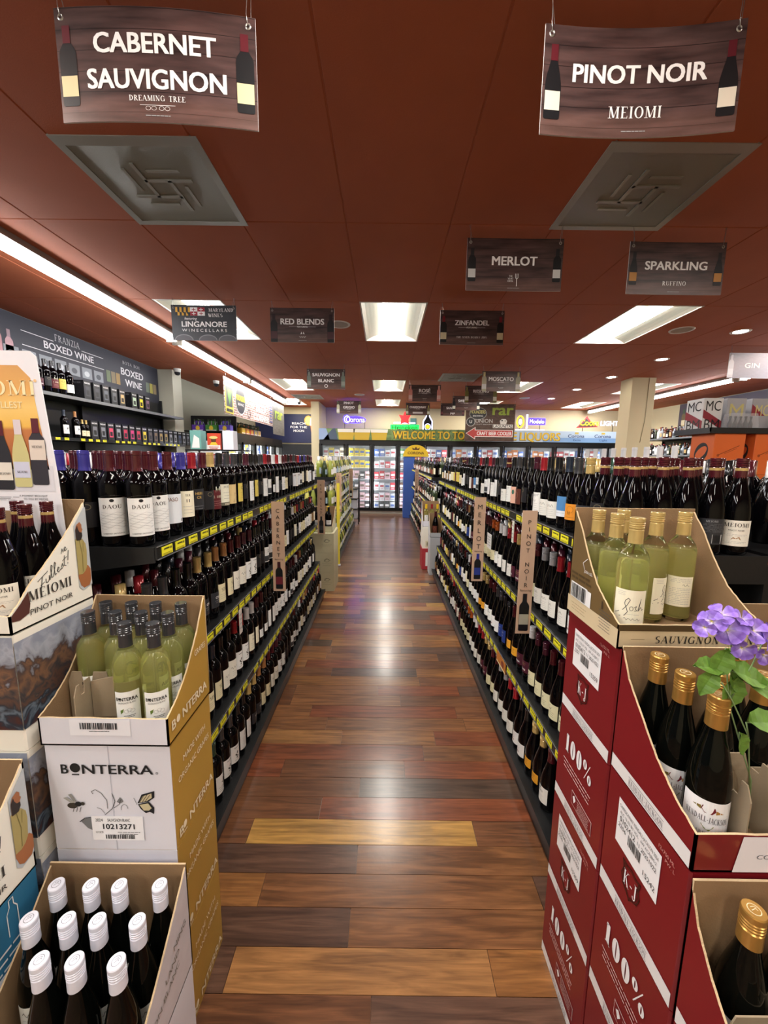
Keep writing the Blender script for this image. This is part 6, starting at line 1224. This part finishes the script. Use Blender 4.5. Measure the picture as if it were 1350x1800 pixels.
# narrow rack with cartons in the next aisle
o = thing('end_rack', 'low black rack in the next aisle carrying small cartons', 'rack', (-2.78, 5.42, 0)); b = MB(); [b.box(0,.8,0,.4,z,z+.02,BLACK) for z in (.1,.6,1.1,1.63)]; b.build('shelves', o); [MB.build((lambda q: (q.box(x,x+.02,y,y+.02,0,1.63,BLACK), q)[1])(MB()), 'post', o) for x in (0,.78) for y in (0,.38)]
o = carton(-2.72, -2.57, 5.45, 5.62, 1.651, .26, mat('teal_carton', '#6fa6a0', .45), 'teal and white carton on the next-aisle rack'); d = Decal(); d.poly([(.02,.02),(.13,.02),(.13,.15),(.06,.2)], OFF); d.build('printing', o, FRONT(0,0,0))
o = carton(-2.48, -2.30, 5.45, 5.5, 1.651, .225, P('#c2452c'), 'small red picture card of a figure in a straw hat on the rack', name='picture_card', cat='card', seam=False); d = Decal(); d.rect1(0,.005,.18,.06,P('#e4dcd8')); d.ell(.09,.13,.035,.05,P('#5a3420')); d.ell(.09,.165,.06,.02,P('#d8c27a'),2); d.poly([(.03,.06),(.15,.06),(.12,.10),(.06,.10)], P('#d9b93a'), 2); d.lines(.02,.16,.03,2,.02,P('#b23c38'),.01,l=2); d.build('printing', o, FRONT(0,0,0,.001))
carton(-2.27, -2.12, 5.46, 5.62, 1.651, .26, CARTW, 'white carton right of the picture card on the rack')

# ------------------------------------------------------------------ goods at the shelf ends
BEI = mat('beige_carton', '#c9c4a4', .55, var=.04, vscale=7)
for i in range(3):
    o = carton(-.86, -.575, 4.36, 4.75, .232*i, .2315, BEI, 'beige wine carton at the left shelf end, %s' % ('bottom', 'middle', 'top')[i], 'beige cartons'); d = Decal(); d.ring(.20,.14,.03,.02,.004,P('#6b6a5a')); d.line([(.17,.13),(.20,.16),(.24,.14)], .004, P('#4b4a44')); d.lines(.14,.26,.10,2,.02,P('#9a9880'),.003); d.build('printing', o, FRONT(0,0,0)); d = Decal(); d.ring(.2,.14,.03,.02,.004,P('#6b6a5a')); d.build('printing', o, FPX(.285,0,0))
o = tray(-.86, -.60, 4.40, 4.72, .697, .27, .07, BEI, 'open beige case with dark bottles on the beige cartons'); 
for k, (x, y) in enumerate(((-.80,4.47),(-.72,4.47),(-.65,4.47),(-.76,4.56),(-.67,4.56))): bottle(x, y, .702, R(10), 'bord', 'yellow' if k > 2 else 'black', 'mono', 'dark bottle in the beige end case, %s' % ('front left','front middle','front right','back left','back right')[k], 'bottles in the beige end case', s=(.9,.9,.95))
o = thing('yellow_post', 'thin yellow corner post of the far left shelf', 'post', (-.655, 5.44, 0)); b = MB(); b.box(-.02,.02,0,.03,.0,1.2,P('#d8c43a')); b.build('post', o); b = MB(); b.box(-.03,.03,-.005,.035,0,.02,CARTW); b.build('foot', o)
RBX = mat('red_and_white_carton', '#a9303a', .5)
o = carton(.545, .80, 5.30, 5.62, 0, .30, RBX, 'red and white carton at the far right shelf end, on the floor'); d = Decal(); d.rect1(.05,.05,.255,.25,OFF); d.ring(.16,.15,.04,.06,.01,P('#a9303a')); d.build('printing', o, FRONT(0,0,0))
o = carton(.55, .80, 5.32, 5.60, .3005, .31, CREAM, 'cream carton with barcode on the red carton'); d = Decal(); d.ell(.16,.20,.04,.03,INK); d.rect1(.04,.02,.22,.11,P('#d9d2b4')); d.bars(.06,.04,.2,.09,INK,3,14); d.build('printing', o, FRONT(0,0,0))
o = tray(.55, .80, 5.33, 5.58, .611, .34, .08, CARTW, 'white open case of pale bottles with red and yellow caps')
for k, (x, c_) in enumerate(((.60,'yellow'),(.68,'red'),(.76,'yellow'))): pale_bottle(x, 5.42, .616, 0, c_, 'white_tall', 'pale bottle with %s cap in the white end case, %s' % (c_, ('left','middle','right')[k]), 'bottles in the white end case', (.9,.9,1.02))
carton(.62, .79, 5.04, 5.25, 0, .52, mat('pale_grey_carton', '#b9bcc2', .5), 'tall pale grey carton at the end of the right shelf')
tray(.62, .79, 5.04, 5.25, .521, .30, .06, mat('pale_grey_carton', '#b9bcc2', .5), 'pale grey open case holding one large dark bottle')
bottle(.70, 5.15, .526, R(-20), 'burg', 'maroon', 'brown', 'large dark bottle with maroon cap in the pale grey case', None, s=(1.1,1.1,1.1))
BLU = mat('blue_display_carton', '#3a5aa8', .45)
for i in range(4): carton(.50, 1.0, 10.02, 10.35, .40*i, .3995, BLU, 'blue display carton by the coolers, %s' % ('bottom', 'second', 'third', 'top')[i], 'blue display cartons')
o = thing('arched_sign', 'yellow arched cardboard sign with a crown above the blue cartons', 'sign', (.80, 10.0, 1.60)); b = MB(); P_ = [(.33*math.cos(R(a)), .30*math.sin(R(a))) for a in range(0, 181, 12)]; b.prism(P_, lambda u, v, k: (u, .01*k, v), P('#d8b62c')); b.build('arch_card', o); b = MB(); b.box(-.2,.2,.01,.05,0,.02,P('#d8b62c')); b.build('foot', o)
d = Decal(); d.poly([(-.08,.17),(.08,.17),(.10,.23),(.04,.20),(0,.25),(-.04,.20),(-.10,.23)], P('#5a3a1c')); d.text('CORONA', 0, .06, .07, P('#5a3a1c'), w=.42, bold=.02); d.build('printing', o, FRONT(0,0,0,.002))
o = thing('drink_rack', 'black wire rack of white boxes near the end of the left aisle', 'rack', (-.98, 8.95, 0)); [MB.build((lambda q: (q.tube([(x,y,0),(x,y,1.15)], .012, CBK, 6), q)[1])(MB()), 'post', o) for x in (0,.38) for y in (0,.34)]; b = MB(); [b.box(0,.38,0,.34,z,z+.01,CBK) for z in (.12,.36,.6,.84,1.1)]; b.build('shelves', o)
for k, z in enumerate((.13,.37,.61)): carton(-.95, -.63, 8.98, 9.26, z+.0005, .2, CARTW, 'small white box on the black wire rack, %s' % ('lowest','middle','highest')[k], 'white boxes on the rack', name='small_box', cat='box', seam=False)

# ------------------------------------------------------------------ right side of the shop
o = thing('whiskey_banner', 'dusky purple wall banner reading IRISH WHISKEY and JAMESON', 'banner', (7.775, 10.45, 2.30)); b = MB(); b.box(0, .015, -5.2, 0, 0, .74, mat('dusky_purple_vinyl', '#4b4352', .5)); b.build('panel', o); d = Decal(); d.text('IRISH WHISKEY', .75, .50, .10, SW, w=.95, bold=.03); d.text('JAMESON', .85, .28, .08, P('#c9bfae'), serif=True, w=.5); bottle_art(d, .17, .1, .5, P('#6c5a3c'), P('#3c5a3c'), P('#d9cfae')); d.build('printing', o, pm((-.0,0,0),(0,-1,0),(0,0,1),.002))
o = thing('wall_shelf_unit', 'black wall shelving of liquor bottles on the right wall', 'store shelf', (7.78, 5.0, 0)); b = MB(); b.box(-.02, 0, 0, 5.9, 0, 2.28, BLACK); b.build('back_panel', o)
for z in (.3, .8, 1.28, 1.71, 2.13): b = MB(); b.box(-.78, -.02, 0, 5.9, z-.03, z, DECK); b.build('shelf_deck', o); b = MB(); b.box(-.79, -.78, 0, 5.9, z-.033, z+.003, EDGE); b.build('price_rail', o)
for y in (0, 1.95, 3.9, 5.87): b = MB(); b.box(-.06, -.02, y, y+.03, 0, 2.28, BLACK); b.build('upright', o)
AMB = mat('amber_spirit_glass', '#5a2c12', .06, coat=.5); LIQB = {}
SQ = [(0,.003),(.036,0),(.042,.006),(.042,.15),(.036,.17),(.016,.19),(.014,.235),(.017,.237),(.017,.262),(0,.263)]
gl = {'amber': AMB, 'dark': GLASS, 'clear': mat('clear_spirit_glass', '#9aa4ac', .05, coat=.5), 'green': CLR, 'white': OFF}
for z, zi in ((2.131, 'upper'), (1.711, 'lower')):
    for k in range(24):
        for row in range(2):
            r = random.Random(k*3+int(z*10)+row); g_ = r.choice(['amber','amber','dark','clear','green','dark','white']); key = (g_, r.choice(['black','gold','navy','red','maroon','white']), r.choice(['#e6e2d6','#d9c9a0','#2a2b30','#b9a06c','#e9e9e8']))
            if key not in LIQB:
                b = MB(); b.lathe(SQ[:7], 10, gl[g_]); b.lathe(SQ[6:], 10, capm(key[1]))
                for q in range(3):
                    t0, t1 = math.pi-.9+1.8*q/3, math.pi-.9+1.8*(q+1)/3; b.face([(.0435*math.cos(t0),.0435*math.sin(t0),.04),(.0435*math.cos(t1),.0435*math.sin(t1),.04),(.0435*math.cos(t1),.0435*math.sin(t1),.12),(.0435*math.cos(t0),.0435*math.sin(t0),.12)], P(key[2]))
                LIQB[key] = b.mesh('liquor_bottle')
            o = link('liquor_bottle', LIQB[key], None, (7.06+.11*row, 8.05+.108*k+r.uniform(-.01,.01), z), (0,0,0)); o.scale = (1,1,r.uniform(.85,1.2))
            tag(o, '%s liquor bottle with %s cap, %s right-wall shelf, %s row, %s from camera' % (g_, key[1], zi, ('front','back')[row], ordinal(k+1)), 'liquor bottle', 'liquor bottles on the right wall')
o = carton(7.04, 7.34, 7.5, 7.9, 2.131, .2, mat('periwinkle_carton', '#6f82c4', .5), 'periwinkle carton among the liquor bottles')
# island of orange cartons
ORA = mat('bright_orange_carton', '#e06a2a', .45, var=.03, vscale=4)
def letterO(d, cx, cz, s): d.poly([(cx+s*math.cos(R(a))*(1.0) , cz+1.15*s*math.sin(R(a))+.22*s*math.cos(R(a))) for a in range(0,360,15)], INK); d.poly([(cx+s*.82*math.cos(R(a)), cz+.62*s*math.sin(R(a))+.42*s*math.cos(R(a))) for a in range(0,360,15)], ORA, 2)
for x0, t in ((2.864,'left'), (3.22,'right')):
    for i in range(3):
        o = carton(x0, x0+.27 if t == 'left' else x0+.42, 3.40, 3.66, .604*i, .603, ORA, 'tall orange carton with a large black letter O, %s stack, %s' % (t, ('bottom','middle','top')[i]), 'orange cartons')
        if i == 2:
            d = Decal(); letterO(d, .13, .44, .075); d.rect1(.09,.2,.10,.33,INK); d.build('printing', o, FNX(0,.26,0))
            d = Decal(); d.line([(.05,.42),(.22,.50)], .005, P('#7a3a12')); d.line([(.10,.43),(.2,.475)], .003, P('#7a3a12')); d.ell(.045,.415,.012,.012,P('#a34a1a')); d.lines(.03,.24,.25,9,.022,P('#a34a1a'),.004,rag=.1); d.build('printing', o, FRONT(0,0,0))
            if t == 'right': d = Decal(); letterO(d, .2, .44, .075); d.build('printing', o, FRONT(.12,-.0005,0))
o = thing('gift_tray', 'black counter tray on the orange cartons', 'tray', (2.80, 3.38, 1.812)); b = MB(); b.box(0,.95,0,.42,0,.012,BLACK); b.box(0,.95,0,.008,.012,.048,BLACK); b.box(0,.008,0,.42,.012,.048,BLACK); b.box(.942,.95,0,.42,.012,.048,BLACK); b.build('tray_body', o)
WGB = mat('white_gift_box', '#dcdcdc', .4)
for x0, c_, nm, t in ((2.815, WGB, 'white gift box with a diagonal dark red band, left on the black tray', 0), (3.02, mat('grey_gift_box', '#a9a9b0', .4), 'grey gift box with pale gold lettering on the black tray', 1), (3.24, mat('grey_gift_box', '#a9a9b0', .4), 'grey gift box with dark red wedge, right on the black tray', 2)):
    o = carton(x0, x0+.17, 3.50, 3.70, 1.8245, .30, c_, nm, name='gift_box', cat='gift box', seam=False); d = Decal(); fr = (P('#8f1c2c'), P('#c9bf7a'), P('#8f1c2c'))[t]
    if t == 0: d.poly([(0,.20),(.17,.10),(.17,.03),(0,.13)], fr); d.text('MC', .085, .19, .09, INK, w=.13, l=2); d.text('BM', .085, .03, .09, INK, w=.13, l=2)
    elif t == 1: d.text('M', .085, .12, .14, fr, w=.12, l=2)
    else: d.poly([(0,.25),(.12,.15),(0,.15)], fr); d.text('MC', .095, .15, .10, P('#d9cf8a'), w=.12, l=2)
    d.build('printing', o, FRONT(0,0,0))
    if t == 0: d = Decal(); d.poly([(0,.20),(.2,.10),(.2,.03),(0,.13)], fr); d.text('MC', .1, .19, .09, INK, w=.15, l=2); d.text('BM', .1, .03, .09, INK, w=.15, l=2); d.build('printing', o, FNX(0,.2,0))
FILM = mat('clear_cellophane', '#e6e8ee', .15, alpha=.28)
o = thing('wrapped_miniature_set', 'cellophane-wrapped set of small dark bottles on the black tray', 'gift set', (3.10, 3.44, 1.825)); b = MB(); b.prism([(-.14,0),(.14,0),(.11,.16),(-.11,.16)], lambda u, v, k: (u, -.04+.08*k, v), FILM); b.build('wrapping', o)
for k in range(5): b = MB(); b.lathe([(.016,0),(.016,.07),(.007,.10),(.007,.12),(.009,.12),(.009,.135),(0,.136)], 8, GLASS, (-.09+.045*k, 0, .002)); b.build('miniature', o)
o = carton(3.42, 3.60, 3.42, 3.56, 1.8245, .13, mat('black_magenta_box', '#1c1c24', .3), 'low black box with magenta stripe at the right edge', name='gift_box', cat='gift box', seam=False); d = Decal(); d.rect1(0,.01,.18,.03,P('#a03a7a')); d.build('printing', o, FRONT(0,0,0))
# tall clear-capped bottles on the far face of the right shelf
for k in range(9): bottle(1.60, 2.15+.115*k, 1.2805, R(200), 'burg', 'white', None, 'tall bottle with a clear white stopper beyond the right top shelf, %s' % ordinal(k+1), 'clear-stoppered bottles', s=(1,1,1.24))
